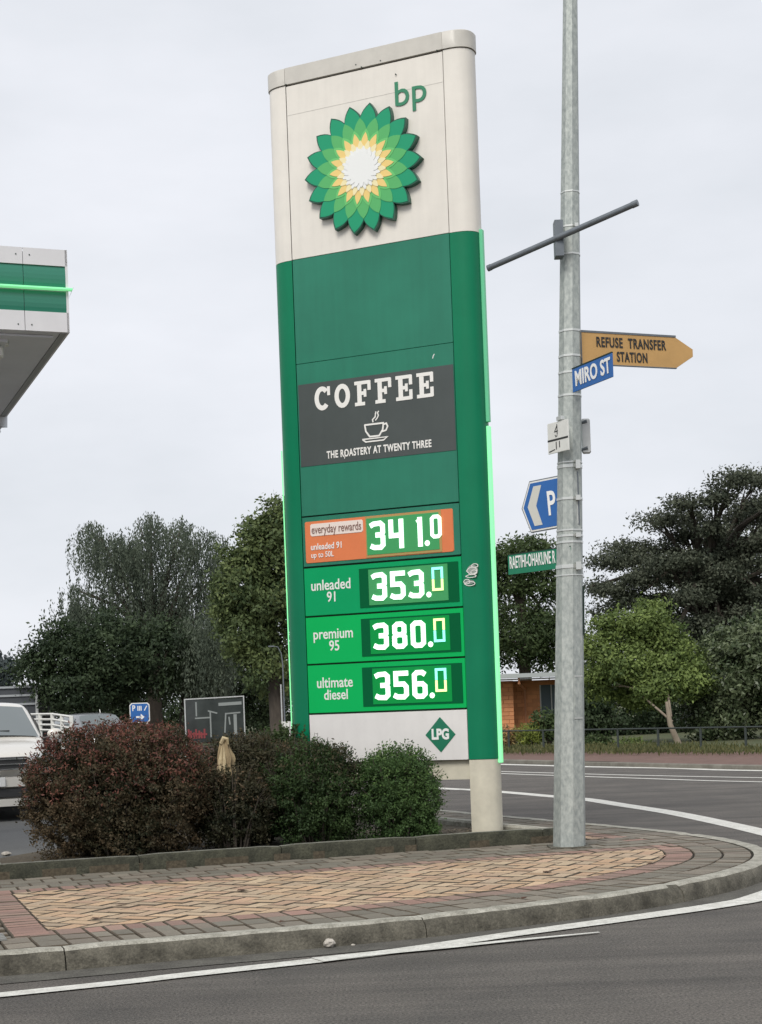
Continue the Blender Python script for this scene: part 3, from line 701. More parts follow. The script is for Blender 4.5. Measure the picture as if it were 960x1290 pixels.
for q in range(9):
    x = -.09+.022*q; k.tube([(x, -.1, .34-.02*q), (x*.8, -.09, .5), (x*.3, -.05, .8), (.012, -.02, .97)], [.012, .011, .008, .004], 6)
k.tube([(-.005, -.02, .95), (.02, -.03, 1.0), (.05, -.03, .99), (.058, -.03, .94)], [.02, .022, .018, .008], 7)
k.build('split_strips', mat('dead_wood_pale', (.56, .47, .30), .9, col2=(.35, .27, .15), nscale=9), st, smooth=True)

# ------------------------------------------------------------------ price sign
SA = R(25.2); SY = 14.95; SX = .0542*SY; SK = .934
d_ = Vector((math.cos(SA), -math.sin(SA), 0)); n_s = Vector((-math.sin(SA), -math.cos(SA), 0))
HW = .844; T_ = .336; EE = .243
org = Vector((SX, SY, 0))-d_*HW; org.z = TOP+.05
sign = empty('fuel_price_sign', org, -SA, 'tall green and white fuel price sign with flower emblem and lit prices', 'price sign')
def S(px, py):                        # (local x, world z) of the sign front at a pixel
    u, v = ray(px, py); Dv = Vector((u, 1, v)); o0 = Vector((0, 0, EYE)); t = (Vector((org.x, org.y, 0))-o0).dot(n_s)/Dv.dot(n_s)
    P_ = o0+Dv*t; return (P_-Vector((org.x, org.y, 0))).dot(d_), P_.z
def Z(z): return z-org.z
def plate(name, x0, x1, z0, z1, M, parent=sign, y=0, th=.03, b=.004):
    return MB().box((x0, y, Z(z0)), (x1, y+th, Z(z1)), b).build(name, M, parent)
def capsule(inset=0, e=EE, T=T_, n=14):          # plan outline of the sign with rounded ends
    o = []
    for sgn in (1, -1):
        for i in range(n+1):
            a = math.pi*i/n; x = HW+ (e-inset)*abs(math.sin(a))**.8; y = T/2-(T/2-inset)*math.copysign(abs(math.cos(a))**.8, math.cos(a))
            o.append((sgn*x, y if sgn > 0 else T-y))
    return o
def ring(name, z0, z1, M, inset=0, part=None, b=.004):
    pts = capsule(inset); return MB().prism(pts, Z(z1), Z(z0), b=b).build(name, M, sign, smooth=True)
def endcol(name, side, z0, z1, M):               # one rounded end column
    pts = [p for p in capsule() if p[0]*side > 0]
    pts = [(HW*side+.006*side, pts[0][1])]+pts+[(HW*side+.006*side, pts[-1][1])]
    return MB().prism(pts, Z(z1), Z(z0)).build(name, M, sign, smooth=True)
zc = [7.737, 7.566, 5.846, 4.814, 3.307, 2.804, 2.318, 1.846, 1.360, .882, .693]
# core behind the panels
MB().box((-HW-.01, .03, Z(.90)), (HW+.01, T_-.03, Z(7.56))).build('core', M_dark, sign)
# cap in three pieces
for side in (1, -1):
    pts = [p for p in capsule(-.012) if p[0]*side > 0]; pts = [(HW*side+.002*side, -.012)]+pts[:] +[(HW*side+.002*side, T_+.012)]
    MB().prism(pts, Z(zc[0]), Z(zc[1]+.008), b=.006).build('cap_end', M_cap, sign, smooth=True)
MB().box((-HW+.001, -.012, Z(zc[1]+.008)), (HW-.001, T_+.012, Z(zc[0])), .004).build('cap', M_cap, sign)
G_ = .006
for side in (1, -1):
    endcol('end_column', side, zc[2], zc[1], M_white); endcol('end_column', side, zc[9], zc[2]-.004, M_trim)
def back(z0, z1, M): MB().box((-HW+G_, T_-.028, Z(z0)), (HW-G_, T_, Z(z1)), .004).build('back_panel', M, sign)
back(zc[2], zc[1]-.01, M_white); back(zc[9], zc[2]-.004, M_green)
plate('emblem_panel', -HW+G_, HW-G_, zc[2]+.001, zc[1]-.008, M_white)
pg1 = plate('green_panel', -HW+G_, HW-G_, zc[3]+.002, zc[2]-.003, M_green)
pg2 = plate('green_panel', -HW+G_, HW-G_, zc[4]+.006, zc[3]-.001, M_green)
# rivet heads and seams
for px, py in ((480, 77), (449, 82), (456, 85), (361, 107), (499, 94), (551, 64)):
    x, z = S(px, py); MB().tube([(x, -.016, Z(z)), (x, .005, Z(z))], .006, 8).build('rivet', M_dark, sign)
MB().ribbon([(-HW+.01, Z(7.27)), (HW-.01, Z(7.27))], .004, -.0015, .002).build('seam', M_cap, sign)
# emblem: five layers of an eighteen point flower
ex, ez = S(459.6, 214.8); ER = .625
def star(Rt, Rv, off, y0, y1, k=18, curve=.035):
    pts = []
    for i in range(k):
        a = math.pi/2+R(10)+off+2*math.pi*i/k; da = math.pi/k
        for f_ in (0, .25, .5, .75):
            rr = Rt+(Rv-Rt)*f_; b = a+da*(f_+.10*math.sin(math.pi*f_)); pts.append((rr*math.cos(b), rr*math.sin(b)))
        for f_ in (0, .25, .5, .75):
            rr = Rv+(Rt-Rv)*f_; b = a+da+da*(f_-.10*math.sin(math.pi*f_)); pts.append((rr*math.cos(b), rr*math.sin(b)))
    b = MB(); n = len(pts); b.v = [(0, y0, 0)]+[(x, y0, z) for x, z in pts]+[(x, y1, z) for x, z in pts]
    for i in range(n):
        j = (i+1) % n; b.f.append((0, 1+i, 1+j)); b.f.append((1+i, 1+n+i, 1+n+j, 1+j))
    return b
M_e0 = mat('emblem_edge', (.01, .09, .055), .4); M_e1 = mat('emblem_green', (.016, .30, .15), .4, spec=.25); M_e2 = mat('emblem_light_green', (.10, .42, .14), .4, spec=.25)
M_e3 = mat('emblem_mid_green', (.15, .52, .17), .4, spec=.25); M_e4 = mat('emblem_yellow', (.80, .58, .20), .35); M_e5 = mat('emblem_cream', (.82, .73, .42), .35); M_e6 = mat('emblem_white', (.78, .79, .77), .35)
emb = star(ER*1.0, ER*.80, 0, -.062, 0).build('flower_emblem', M_e0, sign); emb.location = (ex, 0, Z(ez))
lay = [('petal_layer', ER*.97, ER*.775, 0, -.066, M_e1), ('petal_layer', ER*.775, ER*.60, R(10), -.070, M_e2), ('petal_layer', ER*.60, ER*.46, 0, -.073, M_e3),
       ('petal_layer', ER*.55, ER*.36, 0, -.077, M_e4), ('petal_layer', ER*.43, ER*.29, R(10), -.081, M_e5), ('petal_layer', ER*.345, ER*.235, 0, -.085, M_e6), ('petal_layer', ER*.30, ER*.225, R(10), -.089, M_e6)]
for nm, a, b, off, y0, M in lay: star(a, b, off, y0, y0+.0035).build(nm, M, emb)
# fine pale edging round each outer petal pair
x, z = S(517, 117); lettering('brand_lettering', 'bp', .335, mat('lettering_green', (.03, .21, .11), .4), sign, (x, -.004, Z(z)-.0), 1.05, .0015, spacing=1.02, depth=.01)
# coffee poster
cz0, cz1 = 3.80, 4.609
MB().box((-HW+.02, -.004, Z(cz0)), (HW-.012, .004, Z(cz1)), .001).build('coffee_poster', M_coffee, pg2)
poster = [o for o in sign.children_recursive if o.name.startswith('coffee_poster')][0]
M_cp = mat('poster_white', (.80, .79, .75), .5)
def slab_letter(ch, x, z, w_, h, mbs, st=.046):
    y0, y1 = -.008, -.005; sr_ = .034
    def rb(p, ww, k): mbs.ribbon([(x+a*w_, Z(z)+b*h) for a, b in p], ww, y0-.0006*k, y1)
    if ch in 'CO':
        n = 22; rng_ = np.linspace(R(42), R(318), n) if ch == 'C' else np.linspace(0, 2*math.pi, n+1)[:-1]
        pts = [(x+w_*.5+(w_*.5-st/2)*math.cos(t), Z(z)+h*.5+(h*.5-st/2)*math.sin(t)) for t in rng_]
        mbs.ribbon(pts, st, y0, y1, closed=ch == 'O')
        if ch == 'C': mbs.ribbon([(x+w_*.93, Z(z)+h*.60), (x+w_*.93, Z(z)+h*.97)], sr_*.9, y0-.0006, y1)
    else:
        rb([(.30, .03), (.30, .97)], st, 0); rb([(.0, .935), (.98, .935)], sr_, 1); rb([(.93, .60), (.93, .99)], sr_, 2)
        rb([(.30, .50), (.68, .50)], sr_, 1); rb([(.66, .34), (.66, .66)], sr_*.85, 2)
        if ch == 'F': rb([(.0, .065), (.64, .065)], sr_, 1)
        else: rb([(.0, .065), (.98, .065)], sr_, 1); rb([(.93, .01), (.93, .40)], sr_, 2)
mb = MB(); xl, zl = S(396, 514); xr, zr = S(549, 498)
hh = S(472, 480)[1]-S(472, 513)[1]; cw = (xr-xl)/6
for i, ch in enumerate('COFFEE'): slab_letter(ch, xl+i*cw*1.015+.01, zl-.035, cw*.78, hh*.93, mb)
mb.build('coffee_lettering', M_cp, poster)
cxp, czp = S(472.5, 541)
cup = MB(); q = lambda pts: [(cxp+a, Z(czp)+b) for a, b in pts]
cup.ribbon(q([(-.105, .052), (-.095, -.01), (-.055, -.065), (.045, -.065), (.085, -.01), (.095, .052)]), .016, -.008, -.005)
cup.ribbon(q([(-.11, .052), (.10, .052)]), .016, -.0086, -.005)
cup.ribbon(q([(.09, .035), (.125, .045), (.138, .015), (.12, -.02), (.075, -.03)]), .015, -.0092, -.005)
cup.ribbon(q([(-.135, -.085), (-.10, -.112), (.09, -.112), (.13, -.085), (-.135, -.085)]), .013, -.0098, -.005)
cup.ribbon(q([(-.015, .07), (-.02, .095), (.01, .12), (.015, .155), (.02, .17)]), .012, -.008, -.005)
cup.ribbon(q([(.01, .085), (.03, .105), (.045, .13), (.035, .155), (.05, .172)]), .011, -.0086, -.005)
cup.build('cup_drawing', M_cp, poster)
x, z = S(477, 566.5); lettering('poster_caption', 'THE ROASTERY AT TWENTY THREE', .098, M_cp, poster, (x, -.006, Z(z)), .64, .0028, spacing=1.12)
mb = MB(); x, z = S(435, 574); mb.ribbon([(x-.005, Z(z)-.03), (x, Z(z)), (x+.008, Z(z)+.035)], .006, -.009, -.005); mb.build('scratch', M_cp, poster)
x, z = S(545, 449); mb = MB(); mb.ribbon([(x, Z(z)-.02), (x+.008, Z(z)+.005), (x+.02, Z(z)+.02)], .008, -.002, .001); mb.build('scratch', M_print, pg2)

# price rows
def digit(mb, ch, x0, x1, z0, z1, st, y0, y1):
    w_, h = x1-x0, z1-z0; a = st/2/w_; b = st/2/h; c = .17
    def P(l): return [(x0+u*w_, Z(z0)+v*h) for u, v in l]
    box = lambda u0, v0, u1, v1: [(u0+c, v0), (u1-c, v0), (u1, v0+c*.5), (u1, v1-c*.5), (u1-c, v1), (u0+c, v1), (u0, v1-c*.5), (u0, v0+c*.5)]
    m_ = .52
    if ch == '0': mb.ribbon(P(box(a, b, 1-a, 1-b)), st, y0, y1, closed=True)
    elif ch == '8':
        mb.ribbon(P(box(a, b, 1-a, m_)), st, y0, y1, closed=True); mb.ribbon(P(box(a+.03, m_, 1-a-.03, 1-b)), st, y0-.001, y1, closed=True)
    elif ch == '3':
        mb.ribbon(P([(0, 1-b*1.9), (a+.08, 1-b*1.15), (1-a-c, 1-b), (1-a, 1-b-c*.5), (1-a, m_+c*.45), (1-a-c*.7, m_), (.35, m_)]), st, y0, y1)
        mb.ribbon(P([(.35, m_), (1-a-c*.7, m_), (1-a, m_-c*.45), (1-a, b+c*.5), (1-a-c, b), (a+.08, b*1.15), (0, b*1.9)]), st, y0-.001, y1)
    elif ch == '5': mb.ribbon(P([(1, 1-b), (a, 1-b), (a, m_+.02), (1-a-c, m_+.02), (1-a, m_-c*.5), (1-a, b+c*.5), (1-a-c, b), (a+.08, b*1.1), (0, b*1.9)]), st, y0, y1)
    elif ch == '6':
        mb.ribbon(P([(1-a*.8, 1-b*1.9), (1-a-c, 1-b), (a+c, 1-b), (a, 1-b-c*.5), (a, b+c*.5), (a+c, b), (1-a-c, b), (1-a, b+c*.5), (1-a, m_-c*.5), (1-a-c, m_), (a, m_)]), st, y0, y1)
    elif ch == '4': mb.ribbon(P([(a, 1), (a, .45), (1-a, .45)]), st, y0, y1); mb.ribbon(P([(1-a, 1), (1-a, 0)]), st, y0-.001, y1)
    elif ch == '1': mb.ribbon(P([(.5, 0), (.5, 1)]), st, y0, y1); mb.ribbon(P([(.5, 1-b*1.2), (.5-a*1.3, 1-b*2)]), st*.8, y0-.001, y1)
    elif ch == '.':
        mb.prism([(x0+w_*(.5+.5*math.cos(t)), Z(z0)+h*(.5+.5*math.sin(t))) for t in np.linspace(0, 2*math.pi, 9)[:-1]], y0, y1, 'xz')
def quad_lx(pxa, pxb, pyt, pyb):      # rectangle on the sign from pixel extents measured at its middle
    xa, zt = S(pxa, (pyt+pyb)/2); xb, _ = S(pxb, (pyt+pyb)/2); return xa, xb
rows_ = [  # row z0, z1, caption lines, inner display px box (x0,y0,x1,y1 at corners), digits
 (zc[5], zc[4], None), (zc[6], zc[5], ('unleaded', '91')), (zc[7], zc[6], ('premium', '95')), (zc[8], zc[7], ('ultimate', 'diesel'))]
prices = ['341', '353', '380', '356']
XL = [S(468, 680)[0], S(470, 742)[0], S(472, 800)[0], S(474, 864)[0]]
rowobj = []
for i, (z0, z1, cap) in enumerate(rows_):
    ro = plate('price_row', -HW+G_, HW-G_, z0+.012, z1-.006, (M_green, M_row, M_row2, M_row2)[i], th=.03); rowobj.append(ro)
    h = z1-z0; zm = (z0+z1)/2
    lab = ['orange rewards price row reading 341.0', 'unleaded 91 price row reading 353.0', 'premium 95 price row reading 380.0', 'diesel price row reading 356.0'][i]
    ro['label'] = lab
    if i == 0:
        plate('orange_panel', -HW+.03, HW-.065, z0+.042, z1-.05, M_orange, ro, y=-.006, th=.008, b=.012)
        dx0, dx1 = S(463, 685)[0], S(560, 675)[0]
        plate('display_frame', dx0-.012, HW-.19, z0+.05, z1-.055, mat('display_edge', (.42, .27, .09), .4), ro, y=-.010, th=.006, b=.002)
        db = plate('display_face', dx0, HW-.215, z0+.075, z1-.075, M_disp1, ro, y=-.014, th=.006, b=.002)
        xw0, xw1 = S(390, 668)[0], S(459, 664)[0]
        plate('white_label', xw0, xw1, zm+.05, z1-.075, mat('label_white', (.78, .68, .62), .5), ro, y=-.010, th=.006, b=.015)
        lettering('label_text', 'everyday rewards', .115, mat('label_ink', (.22, .12, .10), .5), ro, ((xw0+xw1)/2, -.012, Z((zm+.05+z1-.075)/2)), .66, .0005)
        lettering('label_text', 'unleaded 91', .088, M_print, ro, (xw0+.01, -.009, Z(zm-.055)), .82, .0012, 'LEFT')
        lettering('label_text', 'up to 50L', .078, M_print, ro, (xw0+.01, -.009, Z(zm-.135)), .82, .0005, 'LEFT')
    else:
        dx0, dx1 = S((453, 455.5, 457)[i-1], (740, 803, 866)[i-1])[0], HW-.035
        plate('display_frame', dx0, dx1, z0+.055, z1-.05, M_frame, ro, y=-.006, th=.01, b=.003)
        x0i = S((465, 467, 470)[i-1], (740, 803, 866)[i-1])[0]
        db = plate('display_face', x0i, HW-.145, z0+.075, z1-.065, (M_disp1, M_disp2, M_disp2)[i-1], ro, y=-.010, th=.006, b=.002)
        xc = S((417, 420, 422)[i-1], (742, 805, 867)[i-1])[0]
        lettering('fuel_name', cap[0], .145, M_print, ro, (xc, -.002, Z(zm+.058)), .84, .0018)
        lettering('fuel_name', cap[1], .14, M_print, ro, (xc+.01, -.002, Z(zm-.062)), .84, .0018)
    # digits
    X = XL[i]; pitch = .195; dz0, dz1 = z0+.112, z1-.10
    if i == 0: dz0, dz1 = z0+.115, z1-.107
    main = MB(); st_ = .047; yy = -.021
    for k, ch in enumerate(prices[i]):
        xx = X+k*pitch+(.055 if (i == 0 and k == 2) else 0)
        digit(main, ch, xx, xx+.155, dz0, dz1, st_, yy, yy+.007)
    xd = X+3*pitch-.018; digit(main, '.', xd, xd+.052, dz0+.0, dz0+.055, 0, yy, yy+.007)
    main.build('digits', M_digit, db)
    x0_, x1_ = X+3*pitch+.045, X+3*pitch+.16; zt, zb = dz1+.008, dz1-.215
    if i == 0:
        m2 = MB(); digit(m2, '0', x0_, x1_, zb, zt, .034, yy, yy+.007); m2.build('decimal_digit', M_digit, db)
    else:
        w_ = x1_-x0_; s2 = .023; zA, zB = Z(zb), Z(zt); zM = (zA+zB)/2
        a = MB(); a.ribbon([(x0_+s2/2, zM+.002), (x0_+s2/2, zB-s2/2), (x1_-s2/2, zB-s2/2), (x1_-s2/2, zM+.002)], s2, yy, yy+.007)
        b = MB(); b.ribbon([(x0_+s2/2, zM-.002), (x0_+s2/2, zA+s2/2), (x1_-s2/2, zA+s2/2), (x1_-s2/2, zM-.002)], s2, yy, yy+.007)
        a.build('decimal_digit', M_ye if i == 2 else M_cy, db); b.build('decimal_digit', M_cy if i == 2 else M_ye, db)
lp = plate('gas_panel', -HW+G_, HW-G_, zc[9], zc[8]-.006, mat('gas_panel_white', (.75, .73, .71), .35, noise=.08, nscale=3, streak=.05))
x, z = S(555, 925.5); MB().prism([(x-.155, Z(z)), (x, Z(z)-.168), (x+.155, Z(z)), (x, Z(z)+.168)], -.004, .002, 'xz').build('diamond', mat('diamond_green', (.008, .16, .085), .4), lp)
lettering('gas_lettering', 'LPG', .135, M_print, lp, (x, -.006, Z(z)), .78, .006)
# stickers on the right column
stk = MB(); xs, ys = HW+.135, -.004
def loop(cx, cz, rx, rz, n=10, ph=0): return [(cx+rx*math.cos(ph+2*math.pi*i/n)*(1+.12*math.sin(3*i)), cz+rz*math.sin(ph+2*math.pi*i/n)) for i in range(n)]
for cx, cz, rx, rz in ((.10, 2.655, .05, .033), (.13, 2.70, .032, .018), (.09, 2.605, .05, .014), (.045, 2.555, .03, .022), (.075, 2.535, .05, .02), (.12, 2.64, .03, .02)):
    stk.ribbon(loop(HW+cx, Z(cz), rx, rz), .007, -.0015-.00001*len(stk.v), .006, closed=True)
stk.build('sticker', M_signw, sign)
MB().prism(loop(HW+.105, Z(2.66), .055, .05), -.0008, .004, 'xz').build('sticker', mat('sticker_ink', (.3, .33, .3), .6), sign)
MB().prism(loop(HW+.07, Z(2.55), .05, .022), -.0008, .004, 'xz').build('sticker', mat('sticker_ink', (.2, .24, .22), .6), sign)
# base
MB().box((-HW-.1, .05, Z(zc[10])), (HW+.02, T_-.05, Z(zc[9]-.004)), .003).build('cross_beam', M_base, sign)
for side in (1, -1):
    pts = [(x, y) for x, y in capsule(.004) if x*side > 0]; pts = [(HW*side+.01*side, .004)]+pts+[(HW*side+.01*side, T_-.004)]
    MB().prism(pts, Z(zc[9]-.004), 0).build('foot', M_base, sign, smooth=True)
# lit strips on the ends
def fin(side, z0, z1, M, name, ex_=.0, wd=.022, y=None):
    x = side*(HW+EE+ex_); y = T_/2 if y is None else y
    MB().box((min(x, x+side*.035), y-wd, Z(z0)), (max(x, x+side*.035), y+wd, Z(z1)), .004).build(name, M, sign)
fin(1, .84, 4.02, M_led, 'light_strip', -.006); fin(1, 4.06, zc[2]+.03, M_ledd, 'unlit_strip', -.006)
fin(-1, .84, zc[2]-.06, M_trim, 'side_fin', -.004, .02, T_*.62)
MB().box((-HW-EE-.004, T_*.26, Z(.95)), (-HW-EE+.007, T_*.26+.007, Z(4.0)), .003).build('light_strip', M_led, sign)

# ------------------------------------------------------------------ street pole and what hangs on it
PYY = 13.91; px0 = .1153*PYY; slope = (.1355*PYY-px0)/(7.5-TOP)
def pax(z): return px0+(z-TOP)*slope
def prad(z): return max(.04, (.304*13.91/15.2/2)-(z-TOP)*.0104)
pole = empty('lamp_pole', (px0, PYY, TOP), 0, 'tall octagonal galvanised steel pole on the paving right of the price sign', 'pole')
def octring(z, k=1.0, dz=0):
    r_ = prad(z)*1.045*k; return [(pax(z)-px0+r_*math.sin(R(7+45*j)), -r_*math.cos(R(7+45*j)), z-TOP) for j in range(8)]
zz = [0, .35, 1, 2, 3, 4.0, 5, 5.9, 6.8, 8, 9.4]
k = MB().grid([octring(TOP+q) for q in zz], closed=True); k.f.append(tuple(range(len(k.v)-8, len(k.v)))[::-1]); k.build('shaft', M_galv, pole)
def zpole(py): u, v = ray(717, py); return EYE+v*(PYY-.12)
def pband(py, hpx=2.4, M=M_band, clasp=True, k=1.05):
    z = zpole(py); h = hpx*(PYY/FPX); b = MB().grid([octring(z-h/2, k), octring(z+h/2, k)], closed=True)
    b.v += octring(z-h/2, .97)+octring(z+h/2, .97); n = 16
    for j in range(8):
        j2 = (j+1) % 8; b.f.append((j, j2, n+j2, n+j)); b.f.append((8+j, 8+j2, n+8+j2, n+8+j))
    o = b.build('band', M, pole)
    if clasp: x = pax(z)-px0; r_ = prad(z); MB().box((x+r_*.35, -r_*1.2, z-TOP-h*1.1), (x+r_*.75, -r_*.8, z-TOP+h*1.1), .002).build('clasp', M, pole)
    return o
for py, hp in ((238, 1.6), (282, 2.2), (317, 2.2), (414, 2.6), (446, 2.6), (467, 2.6), (496, 2.6), (581, 1.6), (586, 4), (627, 3), (667, 2), (674, 2.6), (682, 2.6), (713, 4.5), (724, 1.6)):
    pband(py, hp, clasp=py in (282, 581, 586, 627, 674, 713))
# access door on the right face
z0, z1 = zpole(905), zpole(852); zd = (z0+z1)/2; rr = prad(zd)*1.045
def facept(a, z, k=1.0):
    j0 = math.floor((a-7)/45); t = (a-7)/45-j0; r_ = prad(z)*1.045*k
    p = Vector((math.sin(R(7+45*j0)), -math.cos(R(7+45*j0)))); q = Vector((math.sin(R(52+45*j0)), -math.cos(R(52+45*j0)))); v = p.lerp(q, t)*r_
    return (pax(z)-px0+v.x, v.y, z-TOP)
k = MB().grid([[facept(a, z, c) for z in (z0, z1)] for a, c in ((13, 1.0), (14, 1.03), (48, 1.03), (49, 1.0))]); k.build('access_door', M_galv, pole)
for zq in (z0, z1): MB().grid([[facept(a, zq-.007, c), facept(a, zq+.007, c)] for a, c in ((13, 1.0), (13.5, 1.05), (50, 1.05), (51, 1.0))]).build('door_strap', M_band, pole)
MB().box((-.18, -.18, -.004), (.18, .18, .012), .004).build('base_grout', M_kerb, pole)
MB().tube([facept(85, zpole(800), 1.02), facept(85, zpole(738), 1.02)], .012, 8).build('conduit', M_dark, pole)

def mount(name, label, cat, p0, p1, h, M, th=.012, outline=None, group=None):
    """flat sign whose front runs from p0 (viewer's left) to p1 (right); p = world points at mid height"""
    d = Vector((p1.x-p0.x, p1.y-p0.y)); L_ = d.length; o = empty(name, (p0.x, p0.y, p0.z), math.atan2(d.y, d.x), label, cat, group)
    sl = (p1.z-p0.z)/L_
    pts = outline if outline else [(0, -h/2), (L_, -h/2), (L_, h/2), (0, h/2)]
    b = MB().prism([(x, z+sl*x) for x, z in pts], 0, th, 'xz', .002); b.build('plate', M, o); return o, L_, sl
# bare tube through a bracket
bz = at(620, 337, PYY-.5); be = at(802, 255, PYY-.28)
# the tube recedes: its left end is the far one
bar = empty('cross_tube', bz.lerp(be, .5), 0, 'bare grey steel tube clamped across the pole above the street signs', 'tube')
mid = bz.lerp(be, .5); A_, B_ = at(615, 338, 14.05)-mid, at(803, 255.5, 13.35)-mid
MB().tube([A_, B_], .026, 14).build('tube', M_bar, bar, smooth=True)
MB().tube([A_-(B_-A_).normalized()*.004, A_+(B_-A_).normalized()*.03], .029, 14).build('end_cap', M_bar, bar)
MB().tube([B_+(B_-A_).normalized()*.004, B_-(B_-A_).normalized()*.05], .029, 14).build('end_cap', M_bar, bar)
p = at(711, 300, PYY-.16)-mid
MB().box((p.x-.085, p.y-.03, p.z-.16), (p.x-.01, p.y+.09, p.z+.155), .004).build('bracket', M_bar, bar)
# refuse sign
p0, p1 = at(732, 438, PYY+.02), at(873, 445.5, PYY+.55); Lx = math.hypot(p1.x-p0.x, p1.y-p0.y); H = .275
nose = Lx*.155
o, L_, sl = mount('direction_sign', 'ochre arrow sign pointing right reading REFUSE TRANSFER STATION', 'sign', p0, p1, H, M_yel,
      outline=[(0, -H/2), (Lx-nose, -H/2), (Lx, -H*.1), (Lx, H*.14), (Lx-nose, H/2), (0, H/2)])
MB().prism([(0, H/2), (Lx-nose, H/2+sl*(Lx-nose)), (Lx-nose, H/2+.018+sl*(Lx-nose)), (0, H/2+.018)], -.004, .018, 'xz').build('frame', M_bar, o)
MB().prism([(0, -H/2-.008), (Lx-nose, -H/2-.008+sl*(Lx-nose)), (Lx-nose, -H/2+sl*(Lx-nose)), (0, -H/2)], -.004, .018, 'xz').build('frame', M_bar, o)
MB().box((0, -.003, -H/2), (.008, .016, H/2)).build('frame', M_bar, o)
sh_ = math.atan(-sl)
xx = Lx*.44; lettering('lettering', 'REFUSE  TRANSFER', .122, M_blk, o, (xx, -.003, .055+sl*xx), .655, .0026, rot=(R(90), sh_, 0), spacing=1.12)
xx = Lx*.445; lettering('lettering', 'STATION', .122, M_blk, o, (xx, -.003, -.068+sl*xx), .60, .0026, rot=(R(90), sh_, 0), spacing=1.12)
# blue street name
p0, p1 = at(721, 480, PYY-.16), at(771, 459.5, PYY-.62)
o, L_, sl = mount('street_name_sign', 'blue street name sign reading MIRO ST', 'sign', p0, p1, .20, M_blue)
MB().prism([(0, .10), (L_, .10+sl*L_), (L_, .11+sl*L_), (0, .11)], -.003, .015, 'xz').build('rim', M_dark, o)
lettering('lettering', 'MIRO ST', .18, M_print, o, (L_*.52, -.003, sl*L_*.52), .68, .0045, rot=(R(90), -math.atan(sl), 0), spacing=1.04)
# white parking plate facing left-front and its twin seen from behind
p0, p1 = at(690, 553.5, PYY-.02), at(715.5, 547, PYY-.30); H = .265
o, L_, sl = mount('parking_plate', 'small white parking restriction plate with black bar, on the left of the pole', 'sign', p0, p1, H, M_signw,
    outline=[(0, -H/2+.02), (.015, -H/2), (.0, -H/2)][:0] or None)
q = MB(); q.ribbon([(0, -.02+0), (L_, -.02+sl*L_)], .016, -.002, .001)
lenb = L_*.42
q.ribbon([(lenb, -.04+sl*lenb), (lenb, -H*.40+sl*lenb)], .010, -.0026, .001); q.ribbon([(lenb+.05, -.04+sl*lenb), (lenb+.05, -H*.36+sl*lenb)], .010, -.0026, .001); q.ribbon([(.02, -H*.44), (L_*.35, -H*.40)], .008, -.0026, .001)
q.build('print_bars', M_blk, o)
q = MB(); cx_ = L_*.42; q.ribbon([(cx_+.02, .10+sl*cx_), (cx_-.02, .05+sl*cx_), (cx_+.03, .05+sl*cx_)], .009, -.002, .001); q.ribbon([(cx_+.02, .11+sl*cx_), (cx_+.02, .02+sl*cx_)], .009, -.0026, .001); q.ribbon([(cx_-.015, .022+sl*cx_), (cx_, .005+sl*cx_), (cx_+.02, .012+sl*cx_)], .006, -.0032, .001); q.build('symbol', M_blk, o)
MB().box((L_*.5, -.01, H/2+.0), (L_*.75, .02, H/2+.035), .003).build('bolt', M_band, o)
p0, p1 = at(733, 549, PYY+.06), at(744, 547, PYY-.02)
o = empty('parking_plate', (at(741, 549, PYY+.1)), 0, 'small metal plate seen from behind on the right of the pole', 'sign')
MB().box((-.055, .0, -.155), (.022, .03, .155), .012).build('plate', M_alu, o)
for zz_ in (.115, -.12): MB().tube([(-.10, .03, zz_-.015), (-.01, -.01, zz_+.015)], .014, 8).build('bracket', M_bar, o)
# big blue parking arrow
p0, p1 = at(657, 641, PYY+.22), at(712, 630.5, PYY-.02); d = p1-p0; Lx = math.hypot(d.x, d.y)*1.0; H = .46
o, L_, sl = mount('parking_arrow_sign', 'blue chevron parking sign pointing left, half behind the pole', 'sign', p0, p1, H, M_bar,
    outline=[(0, 0), (Lx*.20, -H/2), (Lx*1.3, -H/2), (Lx*1.3, H/2), (Lx*.20, H/2)])
def inner(i_, M, y, nm): MB().prism([(x_, z_+sl*x_) for x_, z_ in ((i_*1.0, 0), (Lx*.20+i_*.5, -H/2+i_), (Lx*1.3-i_, -H/2+i_), (Lx*1.3-i_, H/2-i_), (Lx*.20+i_*.5, H/2-i_))], y, y+.004, 'xz').build(nm, M, o)
inner(.010, M_signw, -.003, 'border'); inner(.024, M_blue, -.006, 'face')
MB().prism([(x_, z_+sl*x_) for x_, z_ in ((Lx*.155, 0), (Lx*.30, -H*.38), (Lx*.48, -H*.38), (Lx*.35, 0), (Lx*.48, H*.38), (Lx*.30, H*.38))], -.009, -.005, 'xz').build('chevron', mat('chevron_grey', (.55, .55, .50), .5), o)
lettering('lettering', 'P', .30, M_print, o, (Lx*.695, -.008, -.01+sl*Lx*.665), .56, .005, rot=(R(90), -math.atan(sl), 0))
# green road name
p0, p1 = at(640, 712, PYY+.35), at(703, 703.5, PYY-.02)
o, L_, sl = mount('street_name_sign', 'green road name sign reading RAETIHI-OHAKUNE R, running behind the pole', 'sign', p0, p1+(p1-p0)*.25, .175, M_sgr)
MB().prism([(0, .0875), (L_, .0875+sl*L_), (L_, .095+sl*L_), (0, .095)], -.003, .015, 'xz').build('rim', M_dark, o)
lettering('lettering', 'RAETIHI-OHAKUNE R', .155, M_print, o, (.02, -.003, sl*L_*.03+.012), .0625/.155*L_/.56*.665, .002, 'LEFT', rot=(R(90), -math.atan(sl), 0), spacing=1.02)

